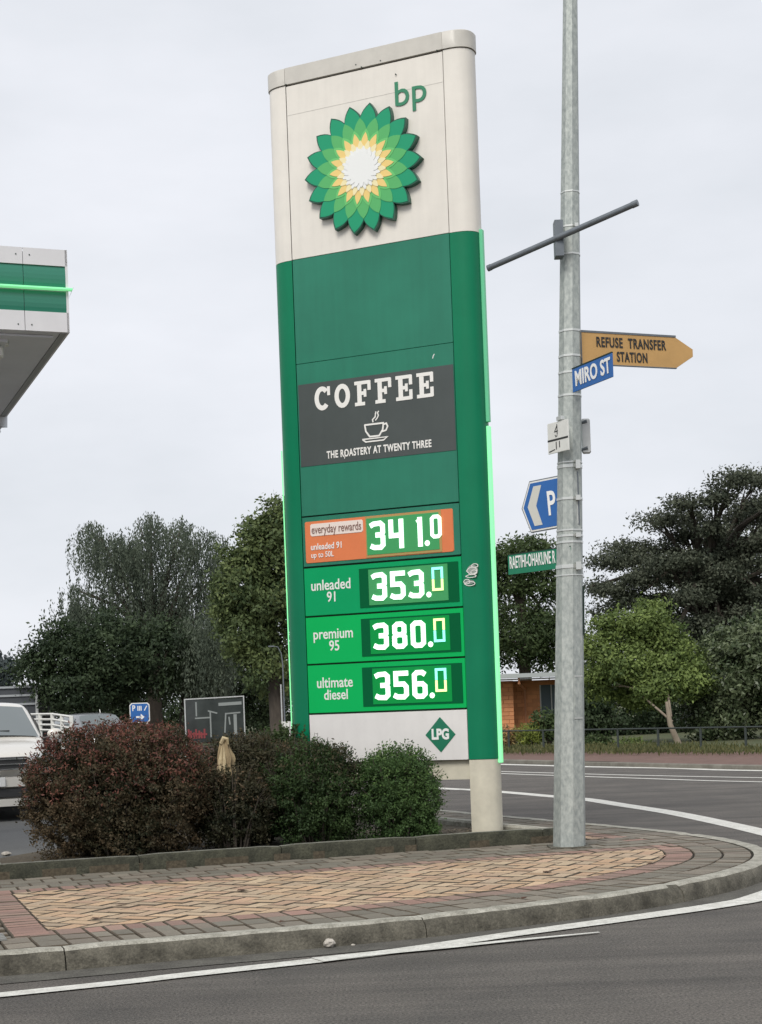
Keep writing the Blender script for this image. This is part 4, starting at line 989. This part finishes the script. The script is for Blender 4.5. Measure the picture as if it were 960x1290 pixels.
# ------------------------------------------------------------------ station canopy
ca = R(21); cD = Vector((-math.cos(ca), -math.sin(ca))); cE = Vector((-math.sin(ca), math.cos(ca)))
can = empty('station_canopy', (-2.46, 13.15, 0), math.atan2(-cD.y, -cD.x), 'green and white fuel station canopy corner jutting in at the left', 'canopy')
z0, z1 = 4.60, 5.285; hf = z1-z0; W_, Dp = 7.5, 3.85
M_cw = mat('canopy_white', (.70, .69, .70), .4, noise=.06, nscale=3, streak=.05); M_cg = mat('canopy_green', (.02, .19, .12), .35, coat=.3)
M_cs = mat('canopy_soffit', (.72, .74, .80), .6, noise=.1, nscale=1.5)
zt = [z1, z1-hf*.203, z1-hf*.466, z1-hf*.508, z1-hf*.76, z0]
edges = [0, -.365, -1.9, -3.4, -4.9, -6.4, -7.5]
for a, b in zip(edges[1:], edges[:-1]):
    for nm, ia, ib, M, y in (('fascia_panel', 1, 0, M_cw, 0), ('green_band', 2, 1, M_cg, .0), ('green_band', 4, 3, M_cg, .0), ('fascia_panel', 5, 4, M_cw, 0)):
        rows = []; A_, B_ = zt[ia]+.0015, zt[ib]-.0015
        bl = .012 if nm == 'green_band' else 0
        for q in range(6):
            t = q/5; zq = A_+(B_-A_)*t; yy = y+bl*(1-math.sin(math.pi*t)); rows.append([(a+.002, yy, zq), (b-.002, yy, zq)])
        rows = [[(a+.002, .05, A_), (b-.002, .05, A_)]]+rows+[[(a+.002, .05, B_), (b-.002, .05, B_)]]
        MB().grid(rows).build(nm, M, can)
MB().box((-W_, -.045, zt[3]+.010), (.03, .02, zt[2]-.006), .004).build('light_bar', M_led, can)
MB().poly([(.035, -.05, zt[2]), (.035, .02, zt[2]), (.0, .02, zt[3]-.06)]).build('bar_end', M_bar, can)
for x in (-.42, -.31):
    for zq in (z1-.06, z0+.05): MB().tube([(x, -.004, zq), (x, .01, zq)], .006, 8).build('rivet', M_dark, can)
MB().box((-W_, .05, z0+.03), (-.02, Dp, z1-.02)).build('roof', M_cw, can)
MB().box((-.02, .0, z0), (0, Dp, z1), .001).build('side_fascia', M_cw, can)
sf = MB(); sf.box((-W_, .02, z0+.0), (-.075, Dp, z0+.028)); sf.build('soffit', M_cs, can)
MB().box((-.072, .02, z0-.006), (-.0225, Dp+.02, z0+.02)).build('edge_trim', mat('edge_trim', (.30, .31, .31), .5), can)
for x0_ in (-.60, -1.5, -2.4): MB().box((x0_, .25, z0-.045), (x0_+.13, Dp-.1, z0-.002), .01).build('soffit_rib', M_cs, can)
MB().box((-W_, .12, z0-.02), (-.12, .3, z0-.003)).build('soffit_rib', M_cs, can)
MB().tube([(-.05, Dp-.05, z0+.02), (-.05, Dp-.03, z0-.09), (-.09, Dp, z0-.12)], [.06, .06, .045], 10).build('gutter_outlet', M_cs, can, smooth=True)
fl = MB(); fl.box((-.72, .34, z0-.14), (-.50, .56, z0-.06), .012); fl.build('floodlight', M_signw, can)
MB().tube([(-.50, .42, z0-.02), (-.50, .42, z0-.035)], .06, 14).build('lamp_mount', M_signw, can, smooth=True)
MB().box((-.505, .44, z0-.13), (-.485, .46, z0-.02)).build('lamp_bracket', M_signw, can)
MB().box((-5.6, 1.8, .1), (-5.25, 2.15, z0), .02).build('column', M_cw, can)

# ------------------------------------------------------------------ vehicles
M_glass = mat('car_glass', (.10, .12, .12), .08, spec=.8, coat=.5); M_tyre = mat('tyre', (.02, .02, .02), .8); M_chr = mat('chrome', (.6, .6, .6), .2, metal=.9)
M_blkp = mat('black_plastic', (.03, .03, .03), .5); M_rim = mat('alloy_rim', (.4, .4, .4), .3, metal=.7); M_lens = mat('lamp_lens', (.6, .62, .62), .12, coat=.6); M_plate = mat('number_plate', (.7, .7, .68), .4)
def car(name, label, loc, rz, M, W0=.85, L0=4.4, Hh=1.56, hood=.98, nose=.80):
    o = empty(name, loc, rz, label, 'car')
    # stations along y: (y, belt z, top z, half width at belt, half width at roof edge)
    st = [(0, .50, nose-.16, .70, .55), (.07, .56, nose-.05, .78, .62), (.22, .64, nose+.03, .83, .68), (.65, .74, nose+.13, .85, .72), (1.02, .82, hood+.02, .85, .74),
          (1.12, .88, hood+.06, .85, .74), (1.95, .96, Hh-.05, .85, .62), (2.25, .97, Hh, .85, .62), (3.2, .97, Hh, .85, .62), (3.9, .97, Hh-.06, .84, .60), (4.25, .95, Hh-.25, .82, .58), (4.4, .85, 1.0, .78, .62)]
    rows = []
    for y, zb, zt_, wb_, wr_ in st:
        y = y*L0/4.4; sc = W0/.85
        half = [(wb_*.93, .22), (wb_*1.0, .40), (wb_*1.01, zb*.8), (wb_*.985, zb), ((wb_+wr_)/2+.02, (zb+zt_)/2), (wr_+.03, zt_-.045), (wr_*.9, zt_-.008), (wr_*.5, zt_+.012), (0, zt_+.016)]
        cur = lambda x: .26*(abs(x)/.85)**2.4*max(0, 1-y/1.0)
        rows.append([(x*sc, y+cur(x), z) for x, z in half]+[(-x*sc, y+cur(x), z) for x, z in half[-2::-1]])
    k = MB().grid(rows); n = len(rows[0]); k.f.append(tuple(range(n))); k.f.append(tuple(range(len(k.v)-n, len(k.v)))[::-1])
    b = k.build('body', M, o, smooth=True)
    md = b.modifiers.new('s', 'SUBSURF'); md.levels = 2; md.render_levels = 2
    sc = W0/.85; f = L0/4.4
    def quad(i0, t0, i1, t1, u0, u1, ofs, nm, Mq):       # panel over windscreen between body stations
        a, c = st[i0], st[i1]; g = []
        for q in range(5):
            t = q/4; r0 = []
            for j in range(9):
                s = -1+2*j/8; tt = t0+(t1-t0)*t; y = (a[0]+(c[0]-a[0])*tt)*f; z = a[2]+(c[2]-a[2])*tt; w_ = (u0+(u1-u0)*t)*sc
                r0.append((s*w_, y-ofs+.05*s*s, z+ofs*.6-.035*s*s+.012))
            g.append(r0)
        MB().grid(g).build(nm, Mq, o, smooth=True)
    quad(5, .02, 6, .93, .72, .575, .045, 'windscreen', M_glass)
    for sd_ in (1, -1):
        g = []
        for y, zb, zt_, wb_, wr_ in st[6:10]:
            g.append([(sd_*((wb_)*.985*sc+.012), y*f, zb+.03), (sd_*(((wb_+wr_)/2+.02)*sc+.035), y*f, (zb+zt_)/2), (sd_*((wr_+.03)*sc+.02), y*f, zt_-.10)])
        MB().grid(g).build('side_window', M_glass, o, smooth=True)
        for y in (.78, 3.55):
            wx = sd_*(W0-.08)
            wh = MB().tube([(wx-.1*sd_, y*f, .31), (wx+.09*sd_, y*f, .31)], .31, 28).build('tyre', M_tyre, o, smooth=True)
            MB().tube([(wx+.085*sd_, y*f, .31), (wx+.10*sd_, y*f, .31)], .2, 20).build('rim', M_rim, o)
        k = MB(); g = []
        for q in range(5):
            x = (.50+.32*q/4)*sc; y = .26*(x/sc/.85)**2.4+.0-.012+.045*(q/4); g.append([(sd_*x, y-.0, nose-.19+.03*q/4), (sd_*x, y+.015, nose-.09+.02*q/4), (sd_*x, y+.07, nose-.02+.03*q/4)])
        k.grid(g).build('headlight', M_lens, o, smooth=True)
        mm = MB(); x = sd_*(W0+.1); rws = []
        for q in range(7):
            t = math.pi*q/6; c_ = math.sin(t); rws.append([(x-.105*math.cos(t), 1.22*f+.05*math.sin(a_)*c_-.02, hood+.10+.075*math.cos(a_)*max(.15, c_)) for a_ in np.linspace(0, 2*math.pi, 11)[:-1]])
        mm.grid(rws, closed=True).build('mirror', M, o, smooth=True)
        MB().tube([(sd_*(W0*.86), 1.28*f, hood+.03), (x-sd_*.05, 1.24*f, hood+.06)], .02, 6).build('mirror_arm', M_blkp, o)
    def curved(x1, y_off, z0, z1, nm, Mq, thick=.03):
        g = []
        for q in range(13):
            x = -x1+2*x1*q/12; y = .26*(abs(x)/.85)**2.4+y_off; g.append([(x, y+thick, z0), (x, y, z0+.008), (x, y, z1-.008), (x, y+thick, z1)])
        MB().grid(g).build(nm, Mq, o, smooth=True)
    curved(.47*sc, -.028, nose-.20, nose-.03, 'grille', M_blkp)
    for q in range(3): curved(.49*sc, -.045, nose-.20+.065*q, nose-.175+.065*q, 'grille_bar', M_chr)
    curved(.80*sc, -.06, .44, .575, 'bumper', M, .08); curved(.56*sc, -.045, .31, .43, 'air_intake', M_blkp, .05); curved(.80*sc, -.05, .19, .30, 'bumper_lip', M, .08)
    MB().box((-.18, -.085, .455), (.18, -.068, .575), .006).build('number_plate', M_plate, o)
    MB().box((-.7*sc, .3, .12), (.7*sc, 4*f, .3)).build('underbody', M_blkp, o)
    MB().box((.16, 1.20*f, hood+.15), (.34, 1.215*f, hood+.17)).build('wiper', M_blkp, o)
    MB().tube([(.2, 2.2*f, Hh), (.2, 2.25*f, Hh+.10)], .012, 6).build('aerial', M_signw, o)
    return o
M_van = mat('van_paint', (.66, .63, .57), .3, metal=.05, coat=.6); M_sil = mat('silver_paint', (.25, .26, .27), .3, metal=.5, coat=.6)
p = at(-10, 900, 20.6); car('parked_van', 'champagne white people mover parked at the left edge, facing the camera', (p.x, 20.4, .112), R(17), M_van, .85, 4.5, 1.56, 1.0, .86)
p = at(150, 905, 46); car('parked_car', 'silver hatchback parked behind the red bush, only roof and windscreen showing', (p.x, 46, .0), R(30), M_sil, .84, 4.2, 1.56, .98, .82)

# ------------------------------------------------------------------ small things on the left
Y = 30; p = at(176, 898, Y); k = Y/FPX
o = empty('parking_sign', (p.x, Y, .112), 0, 'small blue parking direction sign with white arrow above the red bush', 'sign')
zc_ = p.z-.112
def rbox(w_, h, c, y0, y1): return MB().prism([(-w_+c, -h), (w_-c, -h), (w_, -h+c), (w_, h-c), (w_-c, h), (-w_+c, h), (-w_, h-c), (-w_, -h+c)], y0, y1, 'xz')
q = rbox(.19, .19, .04, 0, .012); b = q.build('border', M_signw, o); b.location.z = zc_
b = rbox(.172, .172, .035, -.004, .004).build('plate', M_blue, o); b.location.z = zc_
a = MB(); a.ribbon([(-.07, -.08), (.04, -.08)], .035, -.007, -.003); a.prism([(.02, -.14), (.09, -.08), (.02, -.02)], -.0078, -.003, 'xz'); a = a.build('arrow', M_print, o); a.location.z = zc_
lettering('lettering', 'P', .15, M_print, o, (-.11, -.006, zc_+.085), .8, .003)
a = MB()
for q in range(3): a.ribbon([(-.03+.03*q, .04), (-.03+.03*q, .13)], .018, -.007, -.003)
a.ribbon([(.09, .04), (.14, .13)], .018, -.007, -.003); a = a.build('symbols', M_print, o); a.location.z = zc_
for x in (-.13, .13): MB().tube([(x, .03, 0), (x, .03, zc_-.12)], .022, 8).build('post', M_signw, o)
# framed board
Y = 25; pa, pb = at(233, 882, Y), at(307, 880.5, Y+.15); wd = pb.x-pa.x
o = empty('framed_board', (pa.x, Y, .112), math.atan2(.15, wd), 'dark display board in a thin white frame with red lettering at its foot', 'display board')
zt_ = pa.z-.112; zb_ = .85
MB().box((0, 0, zb_), (wd, .03, zt_)).build('panel', mat('board_dark', (.05, .056, .054), .25, noise=.5, nscale=3, coat=.4), o)
fr = MB(); fr.ribbon([(-.005, 0), (-.005, zt_+.01), (wd+.01, zt_+.03), (wd+.01, 0)], .018, -.012, .04); fr.build('frame', M_alu, o)
pr = MB(); X_ = lambda px: (px-233)/75*wd; Zz = lambda py: zt_-(py-882)/80*1.0
for i, pts in enumerate([[(247, 885), (247, 903)], [(245, 905.5), (266, 905)], [(262, 896.5), (274, 900)], [(265, 898), (265, 930)], [(276, 889), (306, 888)], [(285, 900), (283, 925)], [(285, 901), (304, 900)], [(297, 902), (297, 928)], [(289, 905), (290, 915)]]):
    pr.ribbon([(X_(a_), Zz(b_)) for a_, b_ in pts], .05 if i in (4, 7) else .022, -.005-.0006*i, -.001)
pr.build('print_lines', mat('board_print', (.25, .27, .26), .5), o)
pr = MB()
for i in range(7):
    x = X_(236+i*3.4); pr.ribbon([(x, Zz(931)), (x+.005*(-1)**i, Zz(919+2*(i % 3)))], .028, -.005-.0006*(i % 2), -.001)
pr.ribbon([(X_(235), Zz(925)), (X_(260), Zz(926))], .03, -.0068, -.001); pr.build('red_lettering', mat('board_red', (.24, .04, .045), .5), o)
# small post sign beside the price sign
Y = 27; p = at(358, 918, Y)
o = empty('post_sign', (p.x, Y, .05), 0, 'narrow white notice with black symbol on a thin grey post left of the price sign', 'sign')
MB().tube([(-.03, .02, 0), (-.03, .02, at(357, 862, Y).z-.05)], .012, 8).build('post', M_alu, o)
MB().box((-.045, 0, p.z-.05-.13), (.14, .012, p.z-.05+.12), .004).build('plate', M_signw, o)
a = MB(); a.ribbon(loop(.04, p.z-.09, .035, .05), .02, -.004, 0, closed=True); a.ribbon([(.0, p.z-.17), (.08, p.z-.02)], .016, -.005, 0); a.ribbon([(-.02, p.z-.02), (.03, p.z-.12)], .016, -.0056, 0); a.build('symbol', M_blk, o)
# curved street lamp in the trees
Y = 44; p = at(357, 860, Y)
o = empty('street_lamp', (p.x, Y, .05), 0, 'thin curved street lamp standing in front of the oak leaves', 'street lamp')
zt_ = at(350, 814, Y).z-.05
MB().tube([(0, 0, 0), (0, 0, zt_-.5), (-.03, 0, zt_-.2), (-.12, 0, zt_-.02), (-.24, 0, zt_)], [.022, .018, .014, .011, .010], 8).build('post', M_bar, o, smooth=True)
MB().box((-.38, -.04, zt_-.015), (-.22, .04, zt_+.02), .006).build('lamp_head', M_bar, o)
# white rail fence
Y = 50; k = Y/FPX; p = at(36, 900, Y); q = at(66, 899.5, Y-3); r3 = at(90, 903, Y-6)
o = empty('rail_fence', (p.x, p.y, .0), 0, 'white painted timber rail fence between the van and the silver car', 'fence')
M_fw = mat('fence_white', (.66, .66, .62), .6, noise=.15, nscale=8)
for a_, b_ in ((p, q), (q, r3)):
    for j in range(4):
        z = p.z-.14*j if a_ is p else 0; A_ = Vector((a_.x-p.x, a_.y-p.y, a_.z-.16*j)); B_ = Vector((b_.x-p.x, b_.y-p.y, b_.z-.16*j))
        MB().tube([A_, B_], .034, 4).build('rail', M_fw, o)
for t in (p, p.lerp(q, .5), q, q.lerp(r3, .52), r3): MB().box((t.x-p.x-.05, t.y-p.y-.05, .1), (t.x-p.x+.05, t.y-p.y+.05, t.z+.03), .01).build('post', M_fw, o)
# dark shed with pale rails
Y = 54; a_, b_ = at(-60, 869, Y), at(45, 864, Y)
o = empty('storage_shed', (a_.x, Y, .0), 0, 'dark grey metal clad shed with pale horizontal rails at the left edge', 'shed')
wd = b_.x-a_.x; M_sh = mat('shed_cladding', (.052, .058, .066), .5, noise=.2, nscale=3)
nb = 8; hz = b_.z
for j in range(nb): MB().box((0, .01*(j % 2), hz*j/nb+.01), (wd, .06+.01*(j % 2), hz*(j+1)/nb-.01), .006).build('cladding_sheet', M_sh, o)
MB().box((0, .08, 0), (wd, 3, hz-.02)).build('shed_body', M_sh, o)
for z in (hz-.02, at(0, 877, Y).z, at(0, 888, Y).z): MB().box((0, -.05, z-.035), (wd, -.0, z+.035), .01).build('rail', mat('rail_grey', (.32, .34, .35), .5), o)
MB().box((wd-.02, -.06, 0), (wd+.07, .03, hz+.05), .01).build('corner_post', M_alu, o)

# ------------------------------------------------------------------ orange brick building, rails, plants at right
Y = 60; M_ob = mat('orange_wall', (.62, .27, .12), .85, col2=(.40, .15, .06), nscale=2, bump=.3, bscale=20)
pA = at(600, 855, Y); pB = at(646, 855, Y); pC = at(735, 850, Y); ev = at(660, 857, Y).z
o = empty('brick_building', (pA.x, Y, .16), 0, 'low orange brick building with grey eaves behind the price sign', 'building')
def brickwall(x0, x1, y, z0, z1, nm='brick_wall'):
    MB().box((x0, y+.02, z0), (x1, y+.25, z1)).build(nm, M_ob, o)
    b = MB(); h = .152; n = int((z1-z0)/h)
    for r_ in range(n):
        x = x0-(r_ % 2)*.2
        while x < x1:
            xa, xb = max(x, x0), min(x+.39, x1)
            if xb-xa > .05: b.box((xa+.008, y+random.uniform(-.004, .004), z0+r_*h+.008), (xb-.008, y+.03, z0+(r_+1)*h-.008))
            x += .40
    c = b.build('bricks', M_obb, o); c['kind'] = 'stuff'
M_obb = mat('orange_brick', (.66, .29, .13), .85, objrand=.14, noise=.15, nscale=3)
x1 = pB.x-pA.x; x2 = at(694, 855, Y).x-pA.x; x3 = x2+.8
brickwall(-3, x1, 0, 0, ev-.16); brickwall(x1, x2-.35, .9, 0, ev-.16); brickwall(x2+.55, x3+.2, .9, 0, ev-.16)
MB().box((x2-.35, .92, 0), (x2+.55, 1.15, .45)).build('sill_wall', M_ob, o)
wn_ = MB().box((x2-.30, .98, .45), (x2+.5, 1.02, ev-.35)).build('window', mat('window_glass', (.12, .15, .17), .1, coat=.5), o)
MB().box((x2-.36, .93, .43), (x2-.30, 1.0, ev-.30)).build('frame', M_alu, wn_); MB().box((x2+.08, .95, .45), (x2+.12, .98, ev-.35)).build('frame', M_alu, wn_)
MB().box((x2-.36, .9, ev-.35), (x2+.56, 1.15, ev-.16)).build('lintel', M_ob, o)
sl_ = (at(697, 849, Y).z-at(628, 853, Y).z)/(at(697, 849, Y).x-at(628, 853, Y).x)
rf = MB(); L0_, L1_ = -4, x3+.7; zt0 = at(628, 853, Y-.8).z-.16+.05
rf.prism([(-.9, 0), (6, .05), (6, .13), (-.9, .08)], L0_, L1_, 'yz'); rfo = rf.build('roof', mat('grey_roof', (.34, .36, .36), .5, noise=.2, nscale=2), o); rfo.location.z = zt0-.05
MB().box((L0_, -.98, zt0-.10), (L1_, -.88, zt0+.055), .01).build('gutter', mat('gutter_grey', (.40, .43, .42), .4), o)
MB().box((L0_, -.87, zt0-.16), (L1_, .9, zt0-.13)).build('eave_lining', M_cs, o)
dpx = at(663, 855, Y).x-pA.x
MB().tube([(dpx-.35, -.85, zt0-.1), (dpx-.35, -.8, zt0-.3), (dpx, .82, zt0-.55), (dpx, .84, 0)], .05, 8).build('downpipe', mat('downpipe_orange', (.5, .23, .12), .5), o)
# pipe rail fence
def prail(x_, y_): return x_
f0, f1 = G(600, 946, .15), G(1000, 945, .15)
o = empty('pipe_fence', f0, 0, 'low dark pipe rail fence along the far verge', 'fence')
Lf = f1-f0; nP = 8
M_pf = mat('fence_pipe', (.03, .04, .036), .6)
for i in range(nP+1):
    t = Lf*(i/nP)
    if i < nP: MB().tube([t+Vector((0, 0, .52)), Lf*((i+1)/nP)+Vector((0, 0, .52))], .022, 6).build('rail', M_pf, o)
    MB().tube([t, t+Vector((0, 0, .54))], .03, 6).build('post', M_pf, o)
Y = 44
def clump(label, px, py, rx, ry, M, n=1800, Y=44, sz=.12, nm='flax_plant', asp=.22):
    b0 = Vector(g0(px, Y)); o = empty(nm, b0, 0, label, 'plant'); k = Y/FPX; c = np.array(at(px, py, Y))-np.array(b0)
    a, q, t = blob(c, (rx*k, rx*k, ry*k), n, max(20, n//18), .16, lo=.2); kk_ = a[:, 2] > .05; leaf_mesh('foliage', M, o, a[kk_], q[kk_], sz, t[kk_]*.6+rng.uniform(0, .4, kk_.sum()), asp)
    s = MB()
    for i in range(14): a_ = random.random()*6.28; s.tube([(0, 0, 0), (math.cos(a_)*rx*k*.6, math.sin(a_)*.3, c[2]+ry*k*.5)], [.02, .004], 4)
    s.build('stems', M_bark, o)
clump('yellow green feathery plant before the orange building', 668, 926, 24, 13, L_lime, 1500)
clump('reddish straw coloured plant at the right edge of the price sign', 638, 930, 14, 14, leafmat('leaf_straw', (.12, .06, .035), (.38, .30, .12)), 900)
clump('dark green shrub half behind the pole by the orange wall', 690, 915, 20, 22, L_mid, 1500, nm='small_shrub', asp=.5)
clump('low green plant just right of the pole base, behind the rail', 755, 935, 22, 10, L_mid, 900, asp=.4)
clump('olive coloured weeds under the pipe fence', 790, 938, 30, 8, L_brt, 900, asp=.3, nm='weed_clump')
# rough grass fringe on the verge
P = []; n = 7000
xs = rng.uniform(0, 1, n); base_a, base_b = np.array(G(600, 948.5, .15)), np.array(G(990, 949, .15))
P = base_a+xs[:, None]*(base_b-base_a)+np.stack([rng.normal(0, .3, n), rng.uniform(-.6, 9, n)*rng.uniform(.2, 1, n), rng.uniform(0, .10, n)], 1)
gz = empty('grass_fringe', (0, 0, 0)); bpy.data.objects.remove(gz)
go = leaf_mesh('grass_fringe', leafmat('grass_blades', (.04, .055, .018), (.13, .12, .05)), None, P, np.tile([0., -1., .3], (n, 1)), .10, rng.random(n)*.7, .25, down=(0, 0, 1))
tag(go, 'rough grass growing along the far verge', 'grass', kind='stuff')

# ------------------------------------------------------------------ litter on the ground
def stone(name, p, r_, M, label, cat, flat=.7):
    b = MB(); rows = []
    for i in range(7):
        t = math.pi*i/6; rows.append([(r_*math.sin(t)*math.cos(a_)*random.uniform(.75, 1.15), r_*math.sin(t)*math.sin(a_)*random.uniform(.75, 1.15), r_*flat*(1-math.cos(t))*random.uniform(.9, 1.1)) for a_ in np.linspace(0, 2*math.pi, 9)[:-1]])
    b.grid(rows, closed=True); o = b.build(name, M); o.location = p; tag(o, label, cat); return o
M_st = mat('pale_stone', (.52, .48, .42), .9, noise=.3, nscale=40, bump=.6, bscale=60)
stone('stone', G(415, 1194, .002), .038, M_st, 'pale broken stone lying in the gutter against the kerb', 'stone')
stone('stone', G(445, 1192, .002), .014, M_st, 'tiny pale stone chip just right of the larger gutter stone', 'stone', .5)
stone('stone', G(8, 1078, .112), .05, M_st, 'pale stone on the asphalt left of the planter corner', 'stone', .4)
M_dl = mat('dead_leaf', (.075, .035, .02), .9, noise=.4, nscale=30)
spots = [(152, 1140, 'dark leaf scrap on tan bricks, upper of the left pair'), (122, 1158, 'dark leaf scrap on tan bricks, lower of the left pair'), (689, 1099, 'dark leaf scrap on bricks below the lamp pole'), (820, 1088, 'dark leaf scrap near the rounded brick tip'),
         (252, 1157, 'small dark leaf near the front pink bricks, left'), (355, 1162, 'small dark leaf near the kerb, left of centre'), (660, 1132, 'small dark leaf on grey bricks near the kerb'), (305, 1122, 'dark leaf scrap in the middle of the tan bricks')]
for px, py, lab in spots:
    p = G(px, py, TOP+.004); b = MB(); s = .045 if 'small' not in lab else .02
    pts = [(s*random.uniform(.6, 1.1)*math.cos(a_), s*random.uniform(.5, 1.0)*math.sin(a_)) for a_ in np.linspace(0, 2*math.pi, 10)[:-1]]
    n0 = 0; b.v = [(0, 0, .012)]+[(x, y, random.uniform(0, .012)) for x, y in pts]; b.f = [(0, 1+i, 1+(i+1) % 9) for i in range(9)]
    o = b.build('dead_leaf', M_dl); o.location = p; tag(o, lab, 'leaf', 'leaf scraps on the paving')
